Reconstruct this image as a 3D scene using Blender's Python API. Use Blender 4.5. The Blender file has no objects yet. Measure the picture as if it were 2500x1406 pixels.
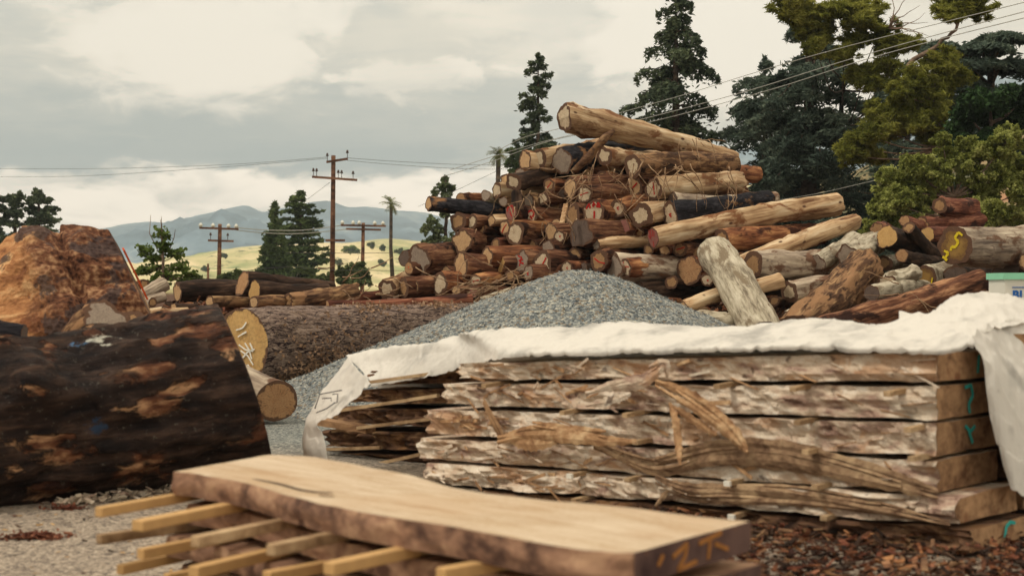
import bpy, math, random
import numpy as np
from mathutils import Vector, Matrix, noise as mn
PI = math.pi
C = bpy.context.scene.collection
scene = bpy.context.scene
# ------------------------------------------------------------------ camera
F = 2500 * 50 / 36.0            # focal length in photo pixels
EYE = 1.2
cam = bpy.data.cameras.new('camera'); co = bpy.data.objects.new('camera', cam); C.objects.link(co)
cam.lens = 50; cam.sensor_width = 36; cam.clip_start = 0.05; cam.clip_end = 30000
co.location = (0, 0, EYE); co.rotation_euler = (math.radians(90), 0, 0)
cam.dof.use_dof = True; cam.dof.focus_distance = 24.0; cam.dof.aperture_fstop = 3.2
scene.camera = co
scene.view_settings.view_transform = 'Standard'; scene.view_settings.look = 'None'
scene.view_settings.exposure = 0.17; scene.view_settings.gamma = 1.0
scene.view_settings.use_curve_mapping = False

def srgb(h):
    r = [int(h[i:i+2], 16) / 255 for i in (0, 2, 4)]
    return tuple((c / 12.92 if c <= .04045 else ((c + .055) / 1.055) ** 2.4) for c in r) + (1,)
def P(px, py, d): return Vector(((px - 1250) / F * d, d, EYE - (py - 703) / F * d))
def G(px, py, z): return P(px, py, (EYE - z) * F / (py - 703))

# ------------------------------------------------------------------ node helper
class NT:
    def __init__(s, nt): s.nt = nt; s.n = nt.nodes; s.l = nt.links
    def node(s, t, **kw):
        n = s.n.new(t)
        for k, v in kw.items(): setattr(n, k, v)
        return n
    def put(s, sock, v):
        if isinstance(v, bpy.types.NodeSocket): s.l.new(v, sock)
        elif v is not None: sock.default_value = v
    def math(s, op, a, b=0.0, c=0.0, clamp=False):
        n = s.node('ShaderNodeMath', operation=op, use_clamp=clamp)
        s.put(n.inputs[0], a); s.put(n.inputs[1], b); s.put(n.inputs[2], c); return n.outputs[0]
    def vmath(s, op, a, b=(0, 0, 0)):
        n = s.node('ShaderNodeVectorMath', operation=op); s.put(n.inputs[0], a); s.put(n.inputs[1], b)
        return n.outputs['Value'] if op in ('LENGTH', 'DOT_PRODUCT') else n.outputs[0]
    def noise(s, vec, scale, detail=4, rough=.55, w=None, dist=0.0):
        n = s.node('ShaderNodeTexNoise', noise_dimensions='4D' if w is not None else '3D')
        s.put(n.inputs['Vector'], vec); s.put(n.inputs['Scale'], scale); s.put(n.inputs['Detail'], detail)
        s.put(n.inputs['Roughness'], rough); s.put(n.inputs['Distortion'], dist)
        if w is not None: s.put(n.inputs['W'], w)
        return n.outputs[0]
    def voro(s, vec, scale, feature='F1', out='Distance', rand=1.0):
        n = s.node('ShaderNodeTexVoronoi', feature=feature); s.put(n.inputs['Vector'], vec)
        s.put(n.inputs['Scale'], scale); s.put(n.inputs['Randomness'], rand); return n.outputs[out]
    def ramp(s, f, stops, interp='LINEAR'):
        n = s.node('ShaderNodeValToRGB'); s.put(n.inputs[0], f); cr = n.color_ramp; cr.interpolation = interp
        while len(cr.elements) < len(stops): cr.elements.new(.5)
        for e, (p, c) in zip(cr.elements, stops):
            e.position = p; e.color = c if isinstance(c, tuple) else (c, c, c, 1)
        return n.outputs[0]
    def mix(s, f, a, b, mode='MIX'):
        n = s.node('ShaderNodeMix', data_type='RGBA', blend_type=mode)
        s.put(n.inputs[0], f); s.put(n.inputs[6], a); s.put(n.inputs[7], b); return n.outputs[2]
    def map(s, vec, scale=(1, 1, 1), loc=(0, 0, 0)):
        n = s.node('ShaderNodeMapping'); s.put(n.inputs['Vector'], vec); s.put(n.inputs['Scale'], scale); s.put(n.inputs['Location'], loc)
        return n.outputs[0]
    def step(s, v, lo, hi): 
        n = s.node('ShaderNodeMapRange', interpolation_type='SMOOTHSTEP'); s.put(n.inputs[0], v); s.put(n.inputs[1], lo); s.put(n.inputs[2], hi)
        return n.outputs[0]
    def coord(s, k='Object'): return s.node('ShaderNodeTexCoord').outputs[k]
    def rnd(s): return s.math('MULTIPLY', s.node('ShaderNodeObjectInfo').outputs['Random'], 37.0)
def material(name, fn):
    m = bpy.data.materials.new(name); m.use_nodes = True; nt = m.node_tree
    for n in list(nt.nodes): nt.nodes.remove(n)
    s = NT(nt); out = s.node('ShaderNodeOutputMaterial'); b = s.node('ShaderNodeBsdfPrincipled')
    s.l.new(b.outputs[0], out.inputs[0]); b.inputs['Roughness'].default_value = .9
    try: b.inputs['Specular IOR Level'].default_value = .15
    except Exception: pass
    s.b = b
    def bump(h, strength, dist):
        n = s.node('ShaderNodeBump'); s.put(n.inputs['Height'], h); n.inputs['Strength'].default_value = strength
        n.inputs['Distance'].default_value = dist; s.l.new(n.outputs[0], b.inputs['Normal'])
    s.bump = bump; s.out = out
    fn(s, b); return m

# ------------------------------------------------------------------ sky + sun
SUN_EL, SUN_AZ = math.radians(56), math.radians(-28)     # azimuth of the sun seen from above; behind the camera, to its left
sun_dir = Vector((math.sin(SUN_AZ + PI) * -1 * math.cos(SUN_EL) * -1, 0, 0))
sx, sy = -0.85, -0.30
n_ = math.hypot(sx, sy); sx /= n_; sy /= n_
to_sun = Vector((sx * math.cos(SUN_EL), sy * math.cos(SUN_EL), math.sin(SUN_EL)))
sl = bpy.data.lights.new('sun', 'SUN'); so = bpy.data.objects.new('sun', sl); C.objects.link(so)
sl.energy = 1.8; sl.angle = math.radians(7); sl.color = (1.0, .90, .76)
so.rotation_euler = (-to_sun).to_track_quat('-Z', 'Y').to_euler(); so.location = (0, 0, 60)
w = bpy.data.worlds.new('World'); scene.world = w; w.use_nodes = True
def build_world():
    nt = w.node_tree
    for n in list(nt.nodes): nt.nodes.remove(n)
    s = NT(nt); out = s.node('ShaderNodeOutputWorld'); bg = s.node('ShaderNodeBackground'); s.l.new(bg.outputs[0], out.inputs[0])
    sky = s.node('ShaderNodeTexSky', sky_type='NISHITA'); sky.sun_disc = False
    sky.sun_elevation = SUN_EL; sky.sun_rotation = math.atan2(sx, sy)
    skyc = s.mix(1.0, sky.outputs[0], (.10, .10, .10, 1), 'MULTIPLY')
    d = s.coord('Generated'); sep = s.node('ShaderNodeSeparateXYZ'); s.put(sep.inputs[0], d)
    az = s.math('ARCTAN2', sep.outputs[0], sep.outputs[1]); el = s.math('ARCSINE', sep.outputs[2])
    cmb = s.node('ShaderNodeCombineXYZ'); s.put(cmb.inputs[0], az); s.put(cmb.inputs[1], s.math('MULTIPLY', el, 2.2))
    uv = cmb.outputs[0]
    def off(x, y, sx_=1, sy_=1): return s.map(uv, (sx_, sy_, 1), (x, y, 0))
    big = s.noise(uv, 5.0, 6, .58, None, .4); fine = s.noise(off(3.1, 1.7), 13, 7, .62, None, .3); puff = s.noise(off(7.3, .2), 20, 6, .6, None, .5); streak = s.noise(off(.4, 5, 1, 3.0), 5, 6, .6, None, .6)
    c0 = lambda v, k: s.math('MULTIPLY', s.math('SUBTRACT', v, .5), k)
    # uneven top edge of the far cumulus bank
    edge = s.math('ADD', s.math('ADD', s.math('ADD', .082, s.math('MULTIPLY', s.math('MINIMUM', az, 0.0), .05)), c0(big, .07)), c0(puff, .045))
    above = s.step(s.math('SUBTRACT', el, edge), -.003, .010)
    # grey under-side of the high cloud deck: densest low on the left, thinning to the right and upwards
    h = s.math('ADD', s.math('MULTIPLY', el, 3.2), s.math('ADD', c0(fine, .22), c0(streak, .42)))
    dk = s.ramp(h, [(.0, 1.0), (.33, .95), (.43, .60), (.54, .30), (.70, .10)])
    left = s.ramp(s.math('ADD', s.math('ADD', az, .5), c0(big, .45)), [(.25, 1.0), (.52, .85), (.70, .30), (.85, .12)])
    wisps = s.math('MULTIPLY', s.step(streak, .52, .68), .38)
    grey = s.math('MULTIPLY', s.math('ADD', s.math('MULTIPLY', dk, left), s.math('MULTIPLY', wisps, left)), above, 0, True)
    # lit heads of cloud
    def patch(px, py, r, a):
        v = s.vmath('SUBTRACT', uv, (math.atan((px - 1250) / F), math.atan((703 - py) / F) * 2.2, 0))
        L = s.math('ADD', s.vmath('LENGTH', v), s.math('ADD', s.math('ADD', c0(puff, .20), c0(fine, .10)), c0(big, .20)))
        return s.math('MULTIPLY', s.math('SUBTRACT', 1, s.step(L, r * .40, r * 1.05)), a)
    hi = s.math('ADD', s.math('ADD', patch(470, 100, .115, .8), patch(1000, 190, .05, .4)), s.math('ADD', patch(1830, 100, .13, .9), patch(1350, 60, .10, .3)))
    grey = s.math('SUBTRACT', grey, s.math('MULTIPLY', hi, .8), 0, True)
    low = s.mix(s.step(s.noise(off(1.3, 9, 1, 1.6), 11, 6, .6, None, .5), .45, .70), (1.12, 1.04, .88, 1), srgb('d8d5c8'))
    top = s.mix(s.step(s.noise(off(2, 2, 1, 1.8), 7, 6, .6, None, .6), .40, .68), srgb('efe7d3'), srgb('cfcec2'))
    light = s.mix(above, low, top)
    light = s.mix(s.math('MULTIPLY', hi, 1.2, 0, True), light, (1.0, .94, .80, 1))
    col = s.mix(grey, light, srgb('94a0a0'))
    # thin places where the blue of the open sky comes through
    open_ = s.math('MULTIPLY', s.step(s.noise(uv, 3.0, 3, .5), .62, .8), .35)
    col = s.mix(open_, col, skyc)
    col = s.mix(1.0, col, (1.06, .985, .95, 1), 'MULTIPLY')
    s.put(bg.inputs[0], col); bg.inputs[1].default_value = 1.56
build_world()

# ------------------------------------------------------------------ object helpers
def tag(o, label, cat, group=None, kind=None):
    if label: o['label'] = label
    if cat: o['category'] = cat
    if group: o['group'] = group
    if kind: o['kind'] = kind
    return o
def thing(name, label, cat, loc=(0, 0, 0), group=None, mat=None):
    o = bpy.data.objects.new(name, None); C.objects.link(o); o.empty_display_size = .2
    if mat is not None: o.matrix_world = mat
    else: o.location = loc
    return tag(o, label, cat, group)
def mesh_obj(name, verts, faces, mats, parent=None, smooth=True, uv=None, mi=None):
    """one mesh; verts in parent's local space"""
    me = bpy.data.meshes.new(name)
    v = np.asarray(verts, dtype=np.float32).reshape(-1, 3)
    if isinstance(faces, np.ndarray):
        k = faces.shape[1]; nf = faces.shape[0]
        me.vertices.add(len(v)); me.vertices.foreach_set('co', v.ravel())
        me.loops.add(nf * k); me.polygons.add(nf)
        me.loops.foreach_set('vertex_index', faces.astype(np.int32).ravel())
        me.polygons.foreach_set('loop_start', np.arange(0, nf * k, k, dtype=np.int32))
        try: me.polygons.foreach_set('loop_total', np.full(nf, k, dtype=np.int32))
        except Exception: pass
        me.update(calc_edges=True)
    else:
        me.from_pydata([tuple(map(float, q)) for q in v], [], faces)
    me.validate()
    for m in (mats if isinstance(mats, (list, tuple)) else [mats]): me.materials.append(m)
    if mi is not None: me.polygons.foreach_set('material_index', np.asarray(mi, dtype=np.int32))
    me.polygons.foreach_set('use_smooth', np.full(len(me.polygons), smooth, dtype=bool))
    if uv is not None:
        ul = me.uv_layers.new(name='UVMap'); li = np.zeros(len(me.loops), dtype=np.int32); me.loops.foreach_get('vertex_index', li)
        ul.data.foreach_set('uv', np.asarray(uv, dtype=np.float32)[li].ravel())
    o = bpy.data.objects.new(name, me); C.objects.link(o)
    if parent is not None: o.parent = parent
    return o
class MB:
    def __init__(s): s.v = []; s.f = []; s.mi = []
    def add(s, vs, fs, mi=0):
        b = len(s.v); s.v += [tuple(q) for q in vs]; s.f += [tuple(i + b for i in f) for f in fs]; s.mi += [mi] * len(fs)
    def box(s, c, size, R=None, mi=0, jit=0.0):
        hx, hy, hz = size[0] / 2, size[1] / 2, size[2] / 2; vs = []
        for x in (-hx, hx):
            for y in (-hy, hy):
                for z in (-hz, hz):
                    q = Vector((x, y, z))
                    if jit: q += Vector((random.uniform(-jit, jit), random.uniform(-jit, jit), random.uniform(-jit, jit)))
                    if R is not None: q = R @ q
                    vs.append(q + Vector(c))
        s.add(vs, [(0, 1, 3, 2), (4, 6, 7, 5), (0, 4, 5, 1), (2, 3, 7, 6), (0, 2, 6, 4), (1, 5, 7, 3)], mi)
    def bar(s, a, b, wdt, hgt, up=(0, 0, 1), mi=0):
        a = Vector(a); b = Vector(b); x = (b - a); L = x.length; x.normalize()
        y = Vector(up).cross(x)
        if y.length < 1e-4: y = Vector((1, 0, 0)).cross(x)
        y.normalize(); z = x.cross(y); R = Matrix((x, y, z)).transposed()
        s.box((a + b) / 2, (L, wdt, hgt), R, mi)
    def tube(s, pts, radii, seg=8, mi=0, cap=True, rough=0.0):
        pts = [Vector(p) for p in pts]; n = len(pts)
        if not hasattr(radii, '__len__'): radii = [radii] * n
        b = len(s.v); prev = None
        for i, p in enumerate(pts):
            t = (pts[min(i + 1, n - 1)] - pts[max(i - 1, 0)]); t.normalize()
            if prev is None:
                u = t.cross(Vector((0, 0, 1)))
                if u.length < 1e-3: u = t.cross(Vector((1, 0, 0)))
            else: u = prev - t * prev.dot(t)
            u.normalize(); prev = u; v = t.cross(u)
            for k in range(seg):
                a = 2 * PI * k / seg; r = radii[i] * (1 + (random.uniform(-rough, rough) if rough else 0))
                s.v.append(tuple(p + u * math.cos(a) * r + v * math.sin(a) * r))
        for i in range(n - 1):
            for k in range(seg):
                s.f.append((b + i * seg + k, b + i * seg + (k + 1) % seg, b + (i + 1) * seg + (k + 1) % seg, b + (i + 1) * seg + k)); s.mi.append(mi)
        if cap:
            s.f.append(tuple(b + k for k in range(seg))[::-1]); s.mi.append(mi)
            s.f.append(tuple(b + (n - 1) * seg + k for k in range(seg))); s.mi.append(mi)
    def build(s, name, mats, parent=None, smooth=True): return mesh_obj(name, s.v, s.f, mats, parent, smooth, mi=s.mi)
def catmull(pts, n):
    """resample a list of tuples to n points through a Catmull-Rom spline"""
    a = np.array(pts, dtype=float); m = len(a); out = []
    for i in range(n):
        t = i / (n - 1) * (m - 1); k = min(int(t), m - 2); u = t - k
        p0 = a[max(k - 1, 0)]; p1 = a[k]; p2 = a[k + 1]; p3 = a[min(k + 2, m - 1)]
        out.append(.5 * ((2 * p1) + (-p0 + p2) * u + (2 * p0 - 5 * p1 + 4 * p2 - p3) * u * u + (-p0 + 3 * p1 - 3 * p2 + p3) * u ** 3))
    return np.array(out)

# ------------------------------------------------------------------ materials
def bark_mat(name, cols, stretch=.22, scale=9, patch=None, pthr=.55, ps=2.2, bump=.6, bd=.03, spots=None, dark=None):
    """cols: dark, mid, light along the grain; patch: other colour in large irregular places"""
    def fn(s, b):
        o = s.coord(); r = s.rnd(); v = s.map(o, (stretch, 1, 1))
        n1 = s.noise(v, scale, 6, .62, r, .6); n2 = s.noise(o, 1.6, 3, .5, r); n3 = s.noise(s.map(o, (stretch * .5, 1, 1)), scale * 3.4, 3, .6, r)
        f = s.math('ADD', s.math('MULTIPLY', n1, .7), s.math('MULTIPLY', n3, .3)); f = s.math('ADD', f, s.math('MULTIPLY', s.math('SUBTRACT', n2, .5), .35))
        c = s.ramp(f, [(.36, srgb(cols[0])), (.5, srgb(cols[1])), (.64, srgb(cols[2]))])
        if patch:
            pn = s.noise(s.map(o, (.55, 1, 1)), ps, 6, .62, s.math('ADD', r, 5.0), .4)
            c = s.mix(s.step(pn, pthr - .03, pthr + .05), c, s.mix(n1, srgb(patch), s.mix(.5, srgb(patch), srgb(cols[0]))))
        if spots:
            sn = s.noise(s.map(o, (.6, 1, 1)), 7, 4, .6, s.math('ADD', r, 11.0)); c = s.mix(s.step(sn, .60, .66), c, srgb(spots))
        if dark:
            dn = s.voro(s.map(o, (.7, 1.2, 1.2)), 3.1); c = s.mix(s.step(dn, .13, .05), c, srgb(dark))
        hv = s.math('ADD', .86, s.math('MULTIPLY', s.math('FRACT', r), .28)); cc = s.node('ShaderNodeCombineColor')
        for i in range(3): s.put(cc.inputs[i], hv)
        c = s.mix(1.0, c, cc.outputs[0], 'MULTIPLY')
        s.put(b.inputs['Base Color'], c); s.bump(f, bump, bd)
    return material(name, fn)
M = {}
M['brown'] = bark_mat('bark_brown', ('24140f', '63402f', 'a57c5c'), .10, 12, '2c1a15', .56, 2.4, .8, .04)
M['orange'] = bark_mat('bark_orange_brown', ('331d14', '7c4e35', 'bc8b5e'), .10, 11, '3a2018', .56, 2.8, .8, .04)
M['cream'] = bark_mat('peeled_wood', ('6e4c36', 'b99a76', 'dac6a6'), .09, 9, '80573a', .56, 2.6, .6, .03, None, '5a3f30')
M['grey'] = bark_mat('weathered_wood', ('5e5148', 'a0907e', 'c8baa4'), .09, 11, '6e4e3a', .56, 2.6, .7, .03, None, '4a3a30')
M['pale'] = bark_mat('bleached_wood', ('6f6455', 'b3a994', 'd2cab6'), .3, 11, '867762', .57, 3.6, .4, .015, None, '6b4a3a')
M['dark'] = bark_mat('bark_dark', ('16110f', '352720', '5f4a3c'), .2, 10, '6a4c36', .66, 2.4)
M['char'] = bark_mat('charred_bark', ('0e0d10', '1e1d22', '3c3a3e'), .35, 14, '9c7350', .58, 2.4, .8, .04)
M['red'] = bark_mat('bark_red_brown', ('2a1510', '6a3e2f', 'a06f55'), .09, 14, '38231e', .58, 2.0, .8, .03)
M['mottle'] = bark_mat('bark_mottled', ('201613', '604634', 'b8956c'), .25, 9, 'a07a58', .54, 4.0, .8, .03)
def bl_mat(s, b):       # the furrowed grey-brown bark of the great trunk
    o = s.coord(); v = s.map(o, (.32, 1, 1))
    n1 = s.noise(v, 26, 6, .66, None, 1.2); n2 = s.noise(o, 2.5, 4, .6); n3 = s.noise(o, 60, 3, .6)
    rg = s.math('ABSOLUTE', s.math('SUBTRACT', s.noise(s.map(o, (.22, 1, 1)), 11, 3, .6, None, .8), .5))
    f = s.math('ADD', s.math('MULTIPLY', n1, .75), s.math('MULTIPLY', s.step(rg, .0, .05), .17))
    c = s.ramp(f, [(.38, srgb('33282a')), (.52, srgb('7a675d')), (.68, srgb('ae9a8a'))])
    c = s.mix(s.math('MULTIPLY', s.step(n2, .52, .66), s.step(n3, .55, .62)), c, srgb('9a8064'))
    s.put(b.inputs['Base Color'], c); s.bump(f, 1.0, .05)
M['great'] = material('bark_furrowed', bl_mat)
def near_mat(s, b):     # black, weather-stained old trunk with brown wood showing where the bark went
    o = s.coord(); v = s.map(o, (.45, 1, 1))
    n1 = s.noise(v, 4.6, 7, .62, None, .7); n2 = s.noise(s.map(o, (.2, 1, 1)), 16, 5, .6); n3 = s.noise(v, 6, 5, .65, None, .3)
    c = s.ramp(n2, [(.35, srgb('161112')), (.52, srgb('2a1f1b')), (.70, srgb('4c3a30'))])
    br = s.ramp(s.noise(s.map(o, (.25, 1, 1)), 9, 5, .6), [(.38, srgb('2c1914')), (.5, srgb('65402d')), (.66, srgb('b68e6a'))])
    sep = s.node('ShaderNodeSeparateXYZ'); s.put(sep.inputs[0], o)
    base = s.math('ADD', s.math('MULTIPLY', n1, .65), s.math('MULTIPLY', n3, .35)); k = s.step(s.math('ADD', base, s.math('MULTIPLY', s.step(sep.outputs[2], .36, .52), .10)), .595, .63)
    def area(x, z, r, st=.42, amp=.62):
        y = math.sqrt(max(0, .27 - z * z)); L = s.vmath('LENGTH', s.map(s.vmath('SUBTRACT', o, (x, y, z)), (st, .35, 1)))
        return s.step(s.math('ADD', L, s.math('MULTIPLY', s.math('SUBTRACT', base, .5), -amp)), r * 1.15, r * .55)
    for x, z, r in ((.40, .43, .075), (.22, .31, .07), (.64, .37, .045), (.78, .25, .085), (.95, .31, .05), (.62, .16, .04), (.86, .04, .045), (.08, .40, .08), (.90, -.29, .08), (.72, -.33, .05), (.16, -.25, .085), (.02, -.1, .05), (1.28, -.18, .06), (1.35, -.33, .07), (1.40, .27, .03), (1.2, .42, .045), (1.42, -.05, .04)):
        k = s.math('MAXIMUM', k, area(x, z, r))
    c = s.mix(k, c, br)
    fl = s.noise(o, 34, 4, .7); c = s.mix(s.math('MULTIPLY', s.step(fl, .60, .7), .55), c, srgb('6a665c'))
    for x, z, r, cl in ((1.07, .39, .045, '4d86b4'), (1.12, .0, .03, '26384f'), (.94, .43, .035, 'c2c0b2'), (.83, .44, .03, 'b9b6a6')):
        c = s.mix(s.math('MULTIPLY', area(x, z, r, .6, .6), .9), c, srgb(cl))
    s.put(b.inputs['Base Color'], c); s.put(b.inputs['Roughness'], .75)
    s.bump(s.math('ADD', s.math('ADD', n2, s.math('MULTIPLY', n3, .8)), s.math('MULTIPLY', k, -.9)), .9, .035)
M['near'] = material('blackened_trunk', near_mat)
def stump_mat(s, b):
    o = s.coord(); sep = s.node('ShaderNodeSeparateXYZ'); s.put(sep.inputs[0], o)
    n1 = s.noise(o, 16, 6, .62); n2 = s.noise(s.map(o, (.25, 1, 1)), 6, 6, .6, None, .8); n3 = s.noise(o, 2.6, 6, .65, None, .5); n4 = s.voro(o, 26, 'F1')
    burl = s.ramp(s.math('ADD', s.math('ADD', s.math('MULTIPLY', n1, .55), s.math('MULTIPLY', n2, .45)), s.math('MULTIPLY', n4, .12)), [(.44, srgb('2a1915')), (.58, srgb('6d4733')), (.74, srgb('bd9570'))])
    smooth = s.ramp(n2, [(.38, srgb('7a4e34')), (.52, srgb('b07e54')), (.66, srgb('d3aa7c'))])
    c = s.mix(s.step(s.math('ADD', sep.outputs[0], s.math('MULTIPLY', s.math('SUBTRACT', n3, .5), .8)), .72, .92), burl, smooth)
    c = s.mix(s.math('MULTIPLY', s.step(n3, .485, .54), .88), c, s.mix(n4, srgb('2c2120'), srgb('574a48')))
    s.put(b.inputs['Base Color'], c); s.bump(s.math('ADD', n1, n4), .8, .022)
M['stump'] = material('burl_wood', stump_mat)
def cut_mat(name, core, rim, ringw=.25, crack=.5, heart=None):
    def fn(s, b):
        uv = s.coord('UV'); r = s.rnd(); sep = s.node('ShaderNodeSeparateXYZ'); s.put(sep.inputs[0], s.vmath('SUBTRACT', uv, (.5, .5, 0)))
        x, y = sep.outputs[0], sep.outputs[1]
        rho = s.math('MULTIPLY', s.vmath('LENGTH', s.vmath('SUBTRACT', uv, (.5, .5, 0))), 2.0); ang = s.math('ARCTAN2', y, x)
        nz = s.noise(uv, 5, 4, .6, r); fine = s.noise(uv, 26, 4, .65, r)
        rings = s.math('SINE', s.math('MULTIPLY', s.math('ADD', rho, s.math('MULTIPLY', nz, .18)), 46.0))
        c = s.mix(s.math('MULTIPLY', s.math('ADD', rings, 1), .10), srgb(core), srgb(rim))
        c = s.mix(s.math('MULTIPLY', s.step(nz, .45, .7), .45), c, srgb(rim))
        c = s.mix(s.math('MULTIPLY', s.step(fine, .42, .75), .35), c, (.12, .08, .06, 1))
        if heart: c = s.mix(s.math('MULTIPLY', s.step(s.math('ADD', rho, s.math('MULTIPLY', s.math('SUBTRACT', nz, .5), .8)), .65, .35), .8), c, srgb(heart))
        cmb = s.node('ShaderNodeCombineXYZ'); s.put(cmb.inputs[0], s.math('MULTIPLY', ang, 2.2)); s.put(cmb.inputs[1], s.math('MULTIPLY', rho, .35))
        cr = s.math('ABSOLUTE', s.math('SUBTRACT', s.noise(cmb.outputs[0], 3.0, 2, .5, r), .5))
        c = s.mix(s.math('MULTIPLY', s.step(cr, .012, .003), crack), c, (.03, .02, .015, 1))
        k = s.step(s.math('ADD', rho, s.math('MULTIPLY', s.math('SUBTRACT', s.noise(uv, 3.6, 4, .6, s.math('ADD', r, 3.0)), .5), .85)), 1 - ringw - .02, 1 - ringw + .04)
        c = s.mix(k, c, s.mix(fine, (.035, .018, .012, 1), (.20, .11, .07, 1)))
        s.put(b.inputs['Base Color'], c); s.bump(s.math('ADD', fine, s.math('MULTIPLY', rings, .06)), .35, .01)
    return material(name, fn)
M['c_pale'] = cut_mat('cut_pale', 'cdbb9f', 'a58a6c', .30)
M['c_tan'] = cut_mat('cut_tan', 'c9a67c', '9c7656', .24)
M['c_orange'] = cut_mat('cut_orange', 'b08a64', '8f6040', .16, .8)
M['c_gold'] = cut_mat('cut_gold', 'c8a26a', 'a87e4c', .06, .25)
M['c_grey'] = cut_mat('cut_grey', '9a8b7c', '75655a', .2)
M['c_dark'] = cut_mat('cut_dark', '6a5b52', '4a3d38', .12, .5)
M['c_brown'] = cut_mat('cut_brown', 'a9865f', '7d5b40', .38)
M['c_thick'] = cut_mat('cut_thick_bark', 'd0bea0', 'a98d70', .42)
M['c_yellow'] = cut_mat('cut_yellow_stained', '7d5f38', '5c4028', .24, .5, '9a7a44')
M['c_red'] = cut_mat('cut_red_stained', '96625a', '70544c', .14)
def flat(name, col, rough=.8, var=.15, sc=8):
    def fn(s, b):
        n = s.noise(s.coord(), sc, 5, .6); c = srgb(col)
        s.put(b.inputs['Base Color'], s.mix(n, tuple(q * (1 - var) for q in c[:3]) + (1,), tuple(min(1, q * (1 + var)) for q in c[:3]) + (1,))); b.inputs['Roughness'].default_value = rough
    return material(name, fn)
M['p_red'] = flat('paint_red', 'b02a26'); M['p_yellow'] = flat('paint_yellow', 'd8c030'); M['p_white'] = flat('paint_white', 'e8e4d8')
M['p_teal'] = flat('paint_teal', '35a39c'); M['p_orange'] = flat('paint_orange', 'd05a30'); M['p_ochre'] = flat('paint_ochre', '9a6838', .8, .4, 20)
# ------------------------------------------------------------------ logs
STROKES = {
 'bar': [(-.55, -.12, .55, .16)], 'vert': [(.02, -.5, -.03, .6)], 'slash': [(-.45, -.5, .45, .45)], 'back': [(-.5, .3, .6, -.2)],
 'scrawl': [(-.6, .35, -.35, .75), (-.35, .75, -.25, .4), (0, .45, .05, .85), (-.1, .6, .2, .68), (.3, .45, .45, .8), (.45, .8, .6, .5), (.3, .5, .6, .45), (.05, -.6, .1, .2)],
 'loop': [(-.5, .5, .3, .75), (.3, .75, .55, .3), (.55, .3, .3, -.2), (-.1, .0, .25, -.5), (-.5, .5, -.55, .1)],
 'tee': [(-.5, .5, -.1, .6), (-.45, -.5, -.1, -.6), (-.2, .05, .6, .1), (-.4, .6, -.5, -.1), (-.5, -.1, -.1, -.1)],
 'fan': [(-.5, .75, -.35, -.1), (-.2, .85, -.15, .1), (.15, .85, .1, .15), (.45, .65, .3, .1), (-.65, .3, -.3, -.1), (.0, -.3, .05, -.85)],
 'dot': [(-.15, .0, .15, .1), (-.1, -.1, .15, -.15)],
 'S': [(.45, .55, .2, .7), (.2, .7, .0, .45), (.0, .45, .2, .25), (.2, .25, .05, .0), (.05, .0, -.2, .0), (-.2, .0, -.25, -.2), (-.65, -.2, -.4, -.35), (-.4, -.35, -.6, -.55), (-.75, -.5, -.5, -.7)],
 'cross': [(-.4, .5, .1, .35), (.1, .35, -.2, -.4), (-.3, .05, .3, .15), (-.1, -.1, .35, -.2)],
 'W': [(-.5, -.1, -.35, -.6), (-.35, -.6, .0, -.7), (.0, -.7, .15, -.35), (.15, -.35, .5, -.5), (.5, -.5, .6, .0)],
 'HN': [(-.12, .42, .12, .48), (.12, .48, .25, .62), (-.05, .25, .25, .38), (-.02, .05, .5, -.1), (.5, -.1, .38, .1), (.05, -.1, .5, -.45), (.2, .1, .45, -.3), (.1, -.3, .55, -.05), (.3, -.45, .5, -.75)],
}
def frame_from(D, up=(0, 0, 1)):
    X = Vector(D).normalized(); Z = Vector(up) - X * X.dot(Vector(up))
    if Z.length < 1e-3: Z = Vector((0, 1, 0)) - X * X.y
    Z.normalize(); Y = Z.cross(X); return X, Y, Z
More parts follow.
